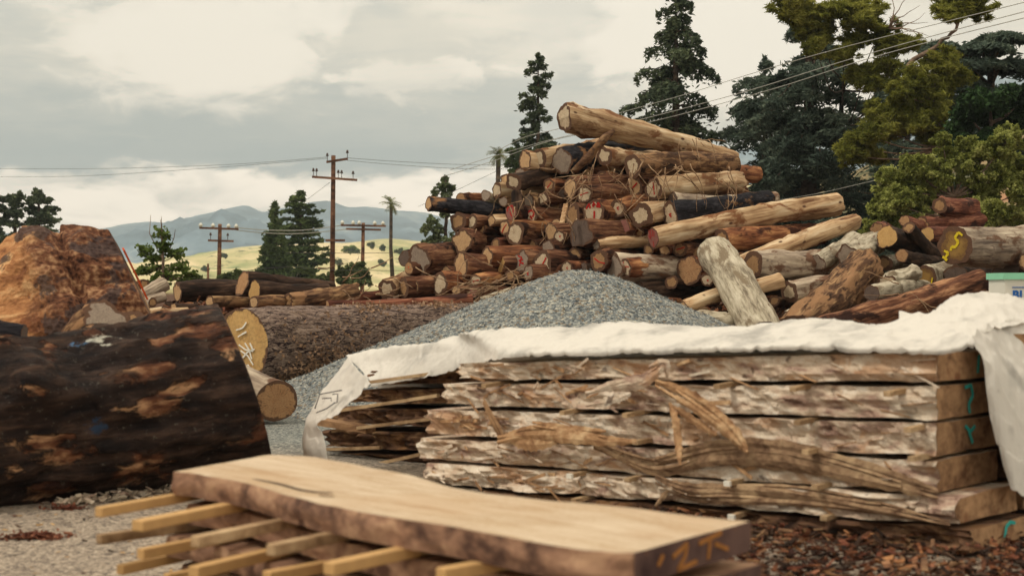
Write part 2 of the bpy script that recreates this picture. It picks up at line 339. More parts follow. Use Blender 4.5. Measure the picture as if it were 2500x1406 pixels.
def make_log(label, A, B, r0, r1, body='brown', cut='c_pale', paint=None, pcol='p_red', cat='log', name='log', group=None,
             seg=26, nl=None, lump=.08, bend=.03, seed=0, knots=3, tilt=(0, 0), plane=None, prof=None, pointy=0.0, disp=.035, up=(0, 0, 1),
             pw=.07, endcut=True, farname=True, rag=0.0, twoplane=0.0, fscale=3.0, bulge=0.0, smooth_rim=None):
    """A: centre of the near cut face, B: centre of the far end, radii in metres; built in its own frame, X along the log"""
    rd = random.Random(seed * 7919 + 13); A = Vector(A); B = Vector(B); L = (B - A).length
    X, Y, Z = frame_from(B - A, up); mat = Matrix((X, Y, Z)).transposed().to_4x4(); mat.translation = A
    root = thing(name, label, cat, mat=mat, group=group)
    nl = nl or max(8, int(L / max(.12, r0 * .5)))
    ph = [rd.uniform(0, 6.28) for _ in range(6)]; am = [rd.uniform(.3, 1) * lump / (k + 1) ** .6 for k in range(6)]
    kn = [(rd.uniform(.05, .95) * L, rd.uniform(0, 6.28), rd.uniform(.12, .3)) for _ in range(knots)]
    so_ = rd.uniform(0, 100)
    if plane is not None:
        Cm = Vector((0, 0, EYE)); a, b2 = plane; n = (a - Cm).cross(b2 - Cm).normalized()
        tilt = (-n.dot(Y) / n.dot(X), -n.dot(Z) / n.dot(X)); off0 = -n.dot(A - Cm) / n.dot(X)
    else: off0 = 0.0
    def rad(x, th, t):
        R = r0 + (r1 - r0) * t if prof is None else prof(t, th)
        o = sum(am[k] * math.cos((k + 1) * th + ph[k] + .25 * x) for k in range(6))
        if pointy: o += pointy * (abs(math.sin(th)) ** 3 - .4)
        for kx, kt, kh in kn:
            da = math.atan2(math.sin(th - kt), math.cos(th - kt)); q = ((x - kx) / (.45 * r0)) ** 2 + (da / .33) ** 2
            if q < 6: o += kh * math.exp(-q)
        p = Vector((x * fscale * .5 + so_, math.cos(th) * R * fscale * 2, math.sin(th) * R * fscale * 2)); o += disp * 2.0 * mn.fractal(p * 1.3, .6, 2.1, 4)
        return R * (1 + (o if smooth_rim is None else o * min(1, smooth_rim + x / (1.5 * r0))))
    vs = []; bx, by = rd.uniform(-bend, bend) * L, rd.uniform(-bend, bend) * L
    def ctr(t): return (bx * math.sin(PI * t), by * math.sin(PI * t))
    rim = []
    for i in range(nl + 1):
        t = i / nl; x = L * t; cx, cz = ctr(t)
        for j in range(seg):
            th = 2 * PI * j / seg; R = rad(x, th, t)
            if i == 0: R *= .985
            y, z = R * math.cos(th) + cx, R * math.sin(th) + cz
            sh = max(0, 1 - x / (3.2 * r0)); xx = x - bulge * (1 - (z / r0) ** 2) * sh + (tilt[0] * y + tilt[1] * z + off0) * sh
            if twoplane: xx += twoplane * max(0, -z / r0) * r0 * sh
            if rag: xx += rag * r0 * mn.noise(Vector((th * 2.5, so_, 0))) * (sh + (1 if i == nl else 0))
            if i == nl and R > 0: R *= .96; y, z = R * math.cos(th) + cx, R * math.sin(th) + cz
            vs.append((xx, y, z))
            if i == 0: rim.append((xx, y, z))
    fs = []
    for i in range(nl):
        for j in range(seg): k = (j + 1) % seg; fs.append((i * seg + j, i * seg + k, (i + 1) * seg + k, (i + 1) * seg + j))
    mesh_obj('bark' if body not in ('cream', 'grey', 'pale') else 'peeled_trunk', vs, fs, M[body], root)
    def disc(rimv, sgn, nm):
        c = np.mean(np.array(rimv), axis=0); K = 6; v = []; uv = []
        for q in range(K, 0, -1):
            rho = q / K
            for j in range(seg):
                p = c + (np.array(rimv[j]) - c) * rho; hh = .018 * r0 * mn.noise(Vector((p[1] * 9 / r0 * .3, p[2] * 9 / r0 * .3, so_)))
                v.append((p[0] - sgn * (.02 * r0 * (1 - rho ** 4)) + (hh if q < K else 0), p[1], p[2])); uv.append((.5 + .5 * rho * math.cos(2 * PI * j / seg), .5 + .5 * rho * math.sin(2 * PI * j / seg)))
        v.append((c[0] - sgn * .02 * r0, c[1], c[2])); uv.append((.5, .5)); f = []
        for q in range(K - 1):
            for j in range(seg):
                k = (j + 1) % seg; fc = (q * seg + j, (q + 1) * seg + j, (q + 1) * seg + k, q * seg + k); f.append(fc if sgn > 0 else fc[::-1])
        for j in range(seg):
            k = (j + 1) % seg; fc = ((K - 1) * seg + j, K * seg, (K - 1) * seg + k); f.append(fc if sgn > 0 else fc[::-1])
        return mesh_obj(nm, v, f, M[cut], root, uv=uv)
    face = disc(rim, 1, 'cut_end')
    disc(vs[-seg:], -1, 'cut_end')
    if paint:
        for a, b_, c_, d_ in STROKES[paint] if isinstance(paint, str) else paint:
            mb = MB(); p = [];
            for u, v_ in ((a, b_), (c_, d_)):
                y, z = -u * r0, v_ * r0; p.append(Vector((tilt[0] * y + tilt[1] * z + off0 + twoplane * max(0, -z / r0) * r0 - .05 * r0, y, z)))
            nrm = Vector((1, -tilt[0], -tilt[1])).normalized(); m_ = (p[0] + p[1]) / 2 + Vector((0, (p[1] - p[0]).z, -(p[1] - p[0]).y)) * rd.uniform(-.12, .12)
            for q0, q1 in ((p[0], m_), (m_, p[1])): mb.bar(q0, q1, pw * r0 * 2 * rd.uniform(.7, 1.1), .02 * r0, nrm)
            mb.build('paint_mark', M[pcol], face, False)
    return root
def dep(py): return 25.6 + (700 - py) / 400 * 1.7
def plog(cx, cy, rx, ry, label, body='brown', cut='c_pale', paint=None, end=None, dd=0.0, L=4.2, slope=0.0, **k):
    """a log of the tall pile: face centre and half sizes in photo pixels; end=(px,py,ry,depth beyond) or the direction the face's narrowing gives"""
    d = dep(cy) + dd; A = P(cx, cy, d); r0 = ry * d / F
    if end: B = P(end[0], end[1], d + end[3]); r1 = end[2] * (d + end[3]) / F
    else:
        th = math.acos(min(.93, max(.45, rx / ry))) * .95; B = A + Vector((math.sin(th) * L, math.cos(th) * L, slope * L)); r1 = r0 * .88
    k.setdefault('group', 'logs stacked in the tall pile'); k.setdefault('seed', int(cx * 3 + cy * 7)); k.setdefault('seg', 22)
    k.setdefault('lump', .11); k.setdefault('disp', .085); k.setdefault('knots', 4)
    return make_log(label, A, B, r0, r1, body, cut, paint, **k)

MORE = [
 (1415,442,9,11,'tiny tan log end between the square-cut end and the charred log','orange','c_tan',None,dict(dd=.1)),
 (1508,452,11,13,'small brown log end between the dark-holed one and the obliquely marked one','brown','c_brown',None,dict(dd=.35)),
 (1590,498,10,13,'small shaded log end between the collared log and the cream one above','brown','c_brown',None,dict(dd=0)),
 (1367,475,11,13,'small dark log end just left of the square-cut end','brown','c_dark',None,dict(dd=.2)),
 (1400,495,12,12,'rough brown log end directly under the square-cut end','mottle','c_brown',None,dict(dd=.1)),
 (1475,560,13,16,'brown log end between the scrawled log and the dull-red washed one','brown','c_brown',None,dict(dd=-.2)),
 (1488,590,11,12,'small pale split log end below the scrawled log','cream','c_pale',None,dict(dd=-.4,L=2)),
 (1320,560,13,16,'dark brown log end above the diamond-ended log','brown','c_dark',None,dict(dd=0)),
 (1300,598,12,14,'shaded log end right of the diamond-shaped end','brown','c_brown',None,dict(dd=-.2)),
 (1358,545,11,13,'small tan log end under the red-smeared one','orange','c_tan',None,dict(dd=-.1)),
 (1404,618,14,17,'brown log end below the large dark grey one','brown','c_brown',None,dict(dd=-.5)),
 (1422,655,11,14,'small dark log end just above the gravel crest','dark','c_dark',None,dict(dd=-.8)),
 (1560,572,12,14,'round brown log end right of the dull-red washed one','brown','c_brown',None,dict(dd=-.3)),
 (1582,612,12,13,'small log end below the left tip of the long cream log','orange','c_brown',None,dict(dd=-.3)),
 (1175,560,11,13,'brown log end left of the tilted red-slashed one','brown','c_brown',None,dict(dd=0)),
 (1210,598,12,15,'rough reddish log end above the narrow left-leaning one','red','c_brown',None,dict(dd=-.2)),
 (1255,618,12,15,'brown log end above the grey one with red crossing strokes','brown','c_brown',None,dict(dd=-.4)),
 (1098,612,11,13,'dark log end between the big leaf-shaped end and the pointed tan one','dark','c_dark',None,dict(dd=-.1,L=3)),
 (1090,662,12,14,'tan-brown log end left of the shield-shaped one','brown','c_tan',None,dict(dd=-.5,L=3)),
 (1244,672,12,15,'brown log end left of the small grey one with a red dab','brown','c_brown',None,dict(dd=-.7)),
 (1345,678,14,16,'broken brown log end right at the gravel under the large round one','brown','c_brown',None,dict(dd=-1.0)),
 (1270,545,10,12,'little tan log end right of the red-scribbled one','orange','c_tan',None,dict(dd=-.1)),
 (1228,492,11,13,'grey-brown log end below the left shoulder chunk','mottle','c_grey',None,dict(dd=.1)),
 (1165,512,10,11,'small brown log end just under the jutting dark log','brown','c_brown',None,dict(dd=.2,L=3)),
 (1560,425,12,13,'brown log end under the tall pale oval end','brown','c_brown',None,dict(dd=.4)),
 (1640,552,12,15,'shaded brown log end under the charred log','brown','c_dark',None,dict(dd=-.2)),
 (1700,615,13,15,'rust-brown log end under the middle of the long cream log','red','c_brown',None,dict(dd=-.5)),
 (1738,628,11,13,'small tan log end touching the leaning log on its left','orange','c_tan',None,dict(dd=-.7,L=2)),
 (1640,690,14,18,'dark log end left of the stout orange-brown one','dark','c_brown',None,dict(dd=-.6)),
 (1795,700,14,18,'dark brown log end directly behind the leaning log','dark','c_brown',None,dict(dd=-.9,L=2)),
 (1890,735,12,14,'splintered dark log end left of the thick-ringed grey log','mottle','c_brown',None,dict(dd=-1.5,L=2)),
]
PILE = [
 (1375,287,22,37,'thick tan peeled log lying across the very top of the tall pile','cream','c_pale',None,dict(end=(1793,394,24,1.6),dd=-.3,twoplane=.5,knots=7,seg=34,lump=.05)),
 (1283,392,14,25,'leftmost log of the top row, round orange-ringed end against the sky','cream','c_tan',None,dict(L=2.6)),
 (1312,388,18,25,'pale log rising to the right beneath the topmost log, dark-ringed cut end','cream','c_thick',None,dict(end=(1480,358,24,2.0),dd=-.05)),
 (1371,391,19,32,'charred log with an irregular grey cut face, left of centre in the top row','char','c_grey',None,dict(end=(1600,362,24,2.6),pointy=.15,dd=-.15)),
 (1252,446,12,22,'dark-barked log with a small pale core, rising right on the upper left of the pile','dark','c_thick',None,dict(end=(1400,408,20,1.8),dd=-.35)),
 (1475,382,17,24,'yellowish peeled log with a broken pale heart, under the topmost log','cream','c_thick',None,dict(end=(1640,392,22,2.4),dd=-.2)),
 (1547,406,20,29,'rough-barked log with a tall pale oval end, right half of the top row','mottle','c_thick',None,dict(end=(1790,403,26,2.0),dd=-.45,pointy=.08)),
 (1597,462,20,27,'cream log with a red upright line on its dark-ringed end, second row from the top','cream','c_pale','vert',dict(end=(1806,445,26,1.8),dd=-.5,knots=5)),
 (1643,488,13,18,'thin grey log with a hollow dark end above the charred log','grey','c_dark',None,dict(end=(1893,482,15,1.8),dd=-.4)),
 (1637,524,20,29,'log wrapped in blue-black charred bark with a pale wedge-shaped end','char','c_pale','dot',dict(end=(1880,487,20,1.4),dd=-.7,pointy=.3,knots=6,disp=.12)),
 (1594,581,18,26,'long cream log with red fan-shaped paint on its end, reaching far to the right','cream','c_red','fan',dict(pw=.035,end=(2045,499,28,1.6),dd=-1.0,knots=7,seg=30,lump=.05,nl=34)),
 (1763,590,21,30,'brown log below the long cream log, its arched end half hidden by the leaning log','orange','c_brown',None,dict(end=(2005,572,28,1.4),dd=-.9)),
 (1790,650,12,19,'pale slim log slanting up to the right edge of the pile','cream','c_tan',None,dict(end=(2087,541,22,1.5),dd=-1.15,knots=4)),
 (1839,650,18,36,'thick grey log with a six-sided brown-rimmed end, right of the leaning log','grey','c_brown',None,dict(end=(2055,645,34,1.0),dd=-1.6,pointy=.16,seg=28)),
 (1928,714,22,27,'grey log with a thick dark ring round its oval end, lower right of the pile','grey','c_thick',None,dict(end=(2120,690,26,1.2),dd=-1.7)),
 (1908,684,13,19,'short tan stub poking out above the thick-ringed grey log','cream','c_pale',None,dict(end=(1770,735,18,-.3),dd=-1.9)),
 (1925,778,12,20,'pale log low on the right, mostly behind the white sheet','pale','c_grey',None,dict(end=(2040,722,22,1.0),dd=-2.0)),
 (1995,640,14,22,'pale knotty log climbing to the right behind the six-sided log','pale','c_grey',None,dict(end=(2088,585,24,1.2),dd=-1.2,knots=6)),
 (2070,625,20,30,'ash-grey ragged log at the right foot of the pile','pale','c_grey',None,dict(end=(2135,590,30,1.2),dd=-1.3,disp=.14)),
 (1655,790,20,30,'whitish peeled log just behind the crest of the white sheet','pale','c_grey',None,dict(end=(1775,792,30,.6),dd=-2.6)),
 (1668,752,10,17,'tan log slanting up behind the leaning log near the ground','cream','c_tan',None,dict(end=(1790,712,17,.8),dd=-2.2)),
 (1725,721,12,13,'small brown log with a little round tan end, low behind the leaning log','brown','c_brown',None,dict(L=2.0,dd=-1.0)),
 (1682,657,27,37,'stout orange-brown log with a wide flat end, left of the leaning log','orange','c_orange',None,dict(dd=-.8,L=3)),
 (1728,684,15,17,'small log with a red-stained core beside the leaning log','brown','c_pale','dot',dict(dd=-1.1,L=2)),
 (1662,607,16,21,'dark log end with a red curved stroke, under the long cream log','brown','c_brown','bar',dict(dd=-.6)),
 (1622,610,15,14,'small splintered tan log end below the red fan-painted one','orange','c_tan',None,dict(dd=-.6)),
 (1526,654,19,22,'log with red letter-like paint on a round end, above the right gravel slope','orange','c_pale','tee',dict(end=(1700,640,23,1.6),dd=-1.0,knots=5)),
 (1456,598,8,14,'crooked tan branch log with mossy grey bark at its jagged left tip','cream','c_grey',None,dict(end=(1640,588,17,1.2),dd=-.9,disp=.12,rag=.8)),
 (1497,655,14,35,'flat grey plank-like log end standing beside the red-lettered log','grey','c_grey',None,dict(dd=-.8)),
 (1463,638,22,26,'brown log end crossed by a red line above the gravel crest','brown','c_brown','back',dict(dd=-.9)),
 (1418,568,24,38,'large dark grey round log end in the heart of the pile','brown','c_dark',None,dict(dd=-.9)),
 (1449,522,26,34,'big log end with a red scrawl over an upright red line','orange','c_pale','scrawl',dict(dd=-.6)),
 (1509,508,15,23,'log with a wide brown ring and a tiny pale red-touched core','orange','c_thick','dot',dict(end=(1640,498,22,2.0),dd=-.6)),
 (1565,527,22,30,'cream log with a thick dark collar round a cracked pale core','cream','c_thick',None,dict(end=(1690,505,26,2.0),dd=-.8)),
 (1522,556,15,21,'small log end washed with dull red below the brown-ringed log','orange','c_red',None,dict(dd=-.5)),
 (1427,474,17,23,'pale log end struck by a level red line in the upper middle','brown','c_pale','bar',dict(dd=-.5)),
 (1471,434,15,17,'small tan log with a dark hole in its centre, below the top row','orange','c_brown',None,dict(dd=.1)),
 (1545,458,23,24,'tan log end with an oblique red stroke and bark strings over it','orange','c_tan','slash',dict(dd=.2)),
 (1392,460,14,29,'pale square-cut log end standing tall in the upper left middle','brown','c_tan',None,dict(dd=-.3,pointy=.15)),
 (1340,453,13,17,'small log with a short red tick, left of the square-cut end','orange','c_brown','slash',dict(dd=0)),
 (1326,484,13,17,'small log with a bare yellow core below the red-ticked one','brown','c_thick',None,dict(dd=0)),
 (1433,425,15,19,'dark brown log end tucked under the charred log','brown','c_brown',None,dict(dd=.4)),
 (1212,466,11,20,'narrow pale log end on the left shoulder of the pile','cream','c_pale',None,dict(dd=.1,L=2.5)),
 (1232,446,14,22,'pale broken chunk of log on the left shoulder','cream','c_tan',None,dict(dd=.35,L=2,rag=.5)),
 (1262,470,14,15,'dark upright bark-covered stub with a yellow scratch on it','dark','c_dark',None,dict(end=(1268,516,15,-.15),dd=-.35)),
 (1247,518,14,21,'log end with red scribble beneath the dark upright stub','brown','c_red','loop',dict(dd=-.3)),
 (1296,527,15,17,'small log end smeared with bright red, right of the dark stub','orange','c_pale','loop',dict(dd=-.2,pw=.14)),
 (1397,524,16,29,'tall brown log end left of the red-scrawled one','brown','c_brown',None,dict(dd=-.3)),
 (1259,573,16,26,'diamond-shaped pale log end on a thick brown log','brown','c_pale',None,dict(end=(1400,590,30,2.4),dd=-.5,pointy=.28)),
 (1232,557,12,21,'tilted tan log end with a red slash, left of the diamond-shaped end','orange','c_tan','slash',dict(dd=-.35)),
 (1200,538,8,15,'little yellow-cored log end, left middle','cream','c_tan',None,dict(dd=-.2,L=2.4)),
 (1153,541,13,19,'pale oval log end below the jutting dark log','brown','c_thick',None,dict(dd=-.2)),
 (1117,542,19,24,'broad brown log end at the left edge under the jutting dark log','brown','c_brown',None,dict(dd=-.1,L=3)),
 (1045,498,7,18,'dark log jutting out far to the left with a pale stripe along its top','char','c_tan',None,dict(end=(1225,520,19,.8),dd=-.3,knots=2)),
 (1125,484,13,13,'tan log resting on the jutting dark log','orange','c_orange',None,dict(end=(1215,492,15,1.2),dd=.4)),
 (1185,478,10,14,'bleached knotty chunk on the left shoulder above the dark log','pale','c_grey',None,dict(end=(1225,500,16,.6),dd=.2,disp=.15)),
 (1127,589,14,28,'tan pointed log end on a grey-streaked log, left side','brown','c_tan',None,dict(end=(1215,602,24,2.0),dd=-.5,pointy=.15)),
 (1022,632,14,34,'big brown log at the far left foot with a tall grey leaf-shaped end','brown','c_grey',None,dict(end=(1180,620,32,2.0),dd=-.8,pointy=.12)),
 (1125,653,19,32,'honey-coloured shield-shaped log end, lower left','brown','c_tan',None,dict(dd=-.9,pointy=.2)),
 (1188,629,12,29,'narrow tan log end leaning left, lower left middle','orange','c_tan',None,dict(dd=-.7)),
 (1222,643,9,21,'thin pale yellow log end in the lower left','brown','c_gold',None,dict(dd=-.7)),
 (1162,686,9,16,'long tan log low on the left with a pale end marked by a red dash','orange','c_pale','bar',dict(end=(1290,668,18,1.6),dd=-1.0)),
 (1273,638,17,29,'grey log end with red crossing strokes, left of centre near the gravel','brown','c_grey','cross',dict(dd=-.8)),
 (1296,621,10,13,'small tan log end wedged between the two round grey ones','orange','c_tan',None,dict(dd=-.6)),
 (1323,643,24,31,'large round tan-grey log end with a rising red line near the gravel','brown','c_pale','slash',dict(dd=-1.0)),
 (1289,668,12,21,'small grey log end with a red dab just above the gravel','brown','c_grey','dot',dict(dd=-1.1)),
 (1385,654,12,17,'slim orange log whose ringed end points at the gravel crest','orange','c_pale','dot',dict(end=(1480,642,17,1.2),dd=-1.0)),
 (1338,606,11,18,'grey-ended log lying right above the round tan-grey one','brown','c_grey',None,dict(end=(1450,592,20,1.6),dd=-.7)),
 (1367,577,14,15,'small pale log end with a dark red knot','brown','c_pale','dot',dict(dd=-.6)),
 (1345,569,13,23,'pale yellowish log end behind the small knotted one','brown','c_tan',None,dict(dd=-.4)),
 (989,632,16,21,'dull brown log end at the far left edge of the pile','brown','c_dark',None,dict(dd=-.6,L=2.5)),
 (998,653,11,16,'small log end with an orange-red core at the far left','brown','c_orange','dot',dict(dd=-.8,L=2.5,pcol='p_orange')),
 (943,705,17,24,'leftmost bottom log, cream body rising right and a round pale end','cream','c_thick',None,dict(end=(1050,668,20,2.0),dd=-1.0)),
 (986,703,14,26,'brown bottom-row log end left of the yellow-painted one','brown','c_brown',None,dict(dd=-1.0,L=3)),
 (1009,697,13,23,'bottom-row log end splashed with yellow paint','brown','c_tan','cross',dict(dd=-.95,L=3,pcol='p_yellow',pw=.14)),
 (1033,698,11,17,'small brown bottom-row log end right of the yellow-painted one','brown','c_brown',None,dict(dd=-.9,L=3)),
 (1074,692,19,28,'pale grey rough log end in the middle of the left bottom row','orange','c_pale',None,dict(dd=-1.0,L=3.5,rag=.3)),
 (1115,710,12,12,'little tan log end low between the bottom-row logs','brown','c_tan',None,dict(dd=-1.1,L=3)),
 (1156,711,10,13,'little reddish log end under the red-dashed tan log','brown','c_red',None,dict(dd=-1.2,L=3)),
 (1560,715,20,28,'thick shadowed log lying crosswise low behind the gravel','dark','c_dark',None,dict(end=(1760,700,30,1.0),dd=-.5)),
 (1606,738,10,9,'broken orange wood end peeping over the gravel slope','orange','c_orange',None,dict(dd=-1.8,L=1.5)),
 (1640,762,8,10,'pale split wood end at the right rim of the gravel','cream','c_pale',None,dict(dd=-2.2,L=1.2)),
 (1168,741,25,15,'whitish log at the left rim of the gravel with a tan half-round end','pale','c_tan',None,dict(end=(1260,712,14,1.4),dd=-1.8)),
 (1205,690,10,14,'small brown log end between the red-dashed log and the gravel','brown','c_brown',None,dict(dd=-.4,L=3)),
 (1160,590,10,16,'shadowed brown log end right of the tan pointed one','brown','c_brown',None,dict(dd=.2)),
 (1290,490,12,18,'knotty grey-brown log end right of the dark stub','mottle','c_grey',None,dict(dd=.1)),
 (1355,500,14,20,'brown log end below the square-cut one','brown','c_brown',None,dict(dd=.4)),
 (1480,480,14,17,'shadowed log end right of the level-red-lined one','brown','c_dark',None,dict(dd=.4)),
 (1070,640,13,22,'shadowed log end under the grey leaf-shaped one','brown','c_brown',None,dict(dd=.3,L=3)),
]
PILE += MORE
for i, e in enumerate(PILE):
    cx, cy, rx, ry, lab, bd, ct, pt, kw = e
    plog(cx, cy, rx, ry, lab, bd, ct, pt, **kw)
# logs that only show as dark ends in the gaps
rd = random.Random(5)
gap = []
for row, (y, x0, x1) in enumerate([(405,1300,1640),(440,1270,1620),(480,1220,1620),(520,1150,1640),(560,1130,1660),(600,1150,1700),(640,1060,1760),(678,1010,1780),(712,960,1800)]):
    x = x0
    while x < x1:
        gap.append((x, y + rd.uniform(-6, 6))); x += rd.uniform(40, 54)
for (x, y) in gap:
    d = dep(y) + 1.35; ry = rd.uniform(21, 27); A = P(x, y, d); th = math.radians(rd.uniform(28, 44))
    make_log('shadowed brown log deep in the tall pile, glimpsed in the gaps between the front ends', A, A + Vector((math.sin(th) * 3, math.cos(th) * 3, 0)), ry * d / F, ry * d / F * .9,
             rd.choice(['brown', 'dark', 'orange']), rd.choice(['c_brown', 'c_dark', 'c_brown', 'c_grey']), group='logs glimpsed deep inside the tall pile', seg=14, nl=8, seed=int(x + y), knots=1)
# leaning pale log in front of the pile
make_log('bleached spotted log leaning steeply against the right of the pile, black scar at its foot', P(1740, 607, 24.2), P(1862, 820, 22.6), .285, .33, 'pale', 'c_grey',
         group='logs stacked in the tall pile', seed=3, knots=5, seg=30, lump=.04, endcut=True, disp=.05)
make_log('broad slanting log with torn orange and black bark at the right foot of the pile', P(2120, 652, 24.4), P(1945, 815, 22.6), .32, .33, 'mottle', 'c_brown',
         group='logs stacked in the tall pile', seed=4, knots=5, seg=30, disp=.12, lump=.1)
# right-hand heap
def rlog(cx, cy, rx, ry, label, body, cut, end, d=26.0, paint=None, **k):
    A = P(cx, cy, d); B = P(end[0], end[1], d + end[3])
    k.setdefault('group', 'logs in the low heap on the right'); k.setdefault('seed', int(cx + cy)); k.setdefault('disp', .06)
    return make_log(label, A, B, ry * d / F, end[2] * (d + end[3]) / F, body, cut, paint, **k)
rlog(2163, 580, 20, 27, 'dark-barked log with a cracked yellow-tan end, left of the right heap', 'dark', 'c_gold', (2290, 625, 27, 2.4), 25.0)
rlog(2219, 556, 15, 15, 'small log with a brown end sloping down to the right over the heap', 'dark', 'c_brown', (2310, 640, 18, 1.8), 25.0)
rlog(2262, 572, 18, 18, 'log with a pale yellow cut face behind the small sloping log', 'red', 'c_gold', (2370, 585, 20, 2.2), 26.0)
rlog(2202, 625, 16, 17, 'dark log with a round orange-brown end low in the right heap', 'dark', 'c_orange', (2300, 640, 18, 2.0), 24.8)
rlog(2293, 501, 25, 20, 'red-barked log crowning the right heap, big plain cut end', 'red', 'c_brown', (2372, 506, 24, 1.3), 27.5, pointy=.1)
rlog(2245, 552, 18, 24, 'shaggy red-brown log under the crowning one', 'red', 'c_orange', (2385, 540, 26, 1.6), 27.2, disp=.14)
rlog(2208, 540, 12, 14, 'reddish split chunk on top of the dark yellow-ended log', 'red', 'c_orange', (2250, 555, 14, .8), 26.4, disp=.12)
rlog(2142, 562, 12, 18, 'reddish broken chunk at the left tip of the right heap', 'red', 'c_orange', (2165, 560, 18, 1.0), 26.6, disp=.15)
rlog(2333, 602, 40, 48, 'huge grey log with yellow numerals painted on its brown end, right edge', 'grey', 'c_yellow', (2590, 588, 50, 2.0), 23.5, 'S', pcol='p_yellow', seg=36, knots=5, lump=.06)
rlog(2456, 662, 34, 37, 'log with a wide dark ring round a purplish end below the huge grey log', 'dark', 'c_dark', (2560, 670, 37, 1.2), 24.5)
rlog(2258, 678, 32, 31, 'pale log, yellow scrawl on its dark round end, bottom of the right heap', 'pale', 'c_yellow', (2345, 655, 30, 2.0), 24.4, 'W', pcol='p_yellow')
rlog(2335, 684, 34, 36, 'shadowed stout log beneath the huge grey log', 'dark', 'c_dark', (2420, 680, 36, 1.6), 24.6)
rlog(2158, 642, 14, 19, 'pale log with a shaded brown end between slanting log and heap', 'pale', 'c_brown', (2230, 640, 18, 1.5), 25.4)
rlog(2165, 690, 18, 22, 'bleached twisted root lump in front of the yellow-scrawled log', 'pale', 'c_pale', (2232, 668, 24, .5), 23.6, disp=.25, lump=.2, knots=6)
rlog(2128, 715, 26, 21, 'log with a dark brown oval end and pale blotched bark', 'pale', 'c_dark', (2260, 700, 18, 1.4), 23.0)
rlog(2398, 690, 12, 32, 'long red-brown barked log lying in front of the right heap', 'brown', 'c_tan', (2010, 812, 38, -1.2), 22.6, knots=4, seg=30, disp=.1)
rlog(2390, 740, 20, 26, 'low pale log behind the crest of the sheet, right of the red-brown one', 'grey', 'c_grey', (2520, 725, 28, .8), 21.0)
rlog(2505, 640, 20, 22, 'reddish pale log end at the right border under the huge grey log', 'orange', 'c_tan', (2600, 640, 22, 1.0), 24.0)
# ---------------------------------------------------------------- left row of logs
def llog(cx, cy, ry, label, body, cut, end, d=24.0, **k):
    k.setdefault('group', 'logs in the low row on the left'); return rlog(cx, cy, ry, ry, label, body, cut, end, d, **k)
llog(433, 716, 26, 'long black-barked log with a thin tan end, left of the low row', 'dark', 'c_tan', (600, 712, 26, .8), 25.5)
llog(592, 693, 30, 'thick dark log with an orange sawn top, highest of the low row', 'dark', 'c_orange', (812, 703, 16, 1.2), 24.5, disp=.1, tilt=(0, .25))
llog(622, 712, 24, 'dark log with a pointed bright yellow end in the middle of the low row', 'dark', 'c_gold', (800, 716, 20, 1.2), 23.4, pointy=.35)
llog(620, 738, 15, 'blotchy log with a small rounded tan end below the pointed one', 'mottle', 'c_tan', (720, 738, 15, .8), 22.6)
llog(512, 736, 14, 'thin mottled brown log in front of the black-barked one', 'mottle', 'c_tan', (615, 738, 13, .8), 22.9)
llog(706, 733, 18, 'lumpy brown log rising to the right at the end of the low row', 'mottle', 'c_brown', (870, 706, 18, 1.0), 23.0, disp=.14, rag=.6)
llog(800, 749, 15, 'long thin red-brown log lying before the pile with an orange end', 'red', 'c_orange', (1150, 732, 16, 1.0), 21.8, disp=.1)
llog(830, 722, 15, 'shredded reddish log half buried in bark at the left foot of the pile', 'red', 'c_brown', (935, 720, 14, 1.0), 24.0, disp=.16, rag=.8)
llog(405, 692, 17, 'grey weathered log pointing up to the right beside the great stump', 'grey', 'c_grey', (340, 728, 18, -.3), 25.0)
llog(402, 722, 13, 'short brownish log under the upward-pointing grey one', 'grey', 'c_brown', (350, 735, 13, -.2), 24.5)
llog(372, 738, 12, 'small grey log end nearest to the great stump', 'grey', 'c_brown', (330, 745, 12, .5), 24.0)
llog(352, 697, 14, 'pinkish broken log behind the upward-pointing grey one', 'orange', 'c_brown', (320, 710, 14, .5), 26.0)
llog(398, 757, 8, 'slim tan log lying low beside the stump', 'cream', 'c_tan', (330, 763, 8, .2), 22.0)
llog(458, 757, 7, 'flat cream pole lying just behind the blackened trunk', 'cream', 'c_tan', (330, 774, 10, -.8), 20.5)
llog(424, 749, 9, 'thin dark stick of log between the slim tan one and the low row', 'dark', 'c_tan', (480, 750, 9, .6), 22.5)
# ---------------------------------------------------------------- the great furrowed trunk and the small round beside it
A = P(588, 846, 17.6); th = math.radians(36)
great = make_log('great furrowed grey-brown trunk lying behind the black one, gold cut face with white chalk marks', A, A + Vector((math.sin(th) * 7.5, math.cos(th) * 7.5, -.02)), .485, .49, 'great', 'c_gold', 'HN', 'p_white',
    group='great trunks in the foreground', seg=72, nl=110, seed=11, lump=.03, knots=5, disp=.03, pw=.02, bend=.008, fscale=1.6, smooth_rim=.25)
make_log('small grey-barked log with a round orange cut face beside the black trunk', P(676, 979, 12.5), P(560, 918, 13.6), .185, .17, 'grey', 'c_orange', group='great trunks in the foreground', seg=30, seed=12, lump=.04, tilt=(.15, 0), smooth_rim=.4)
# ---------------------------------------------------------------- blackened trunk in the left foreground
A = P(596, 948, 8.95); B = P(-330, 1100, 7.65)
make_log('huge black weathered trunk with patches of orange-brown wood, lying in the left foreground', A, B, .535, .45, 'near', 'c_brown', group='great trunks in the foreground', seg=84, nl=120, seed=21,
    lump=.035, knots=6, disp=.06, plane=(P(534, 748, 9), P(655, 1115, 9)), bend=.006, fscale=3, name='trunk', cat='trunk', bulge=.05, smooth_rim=.4)
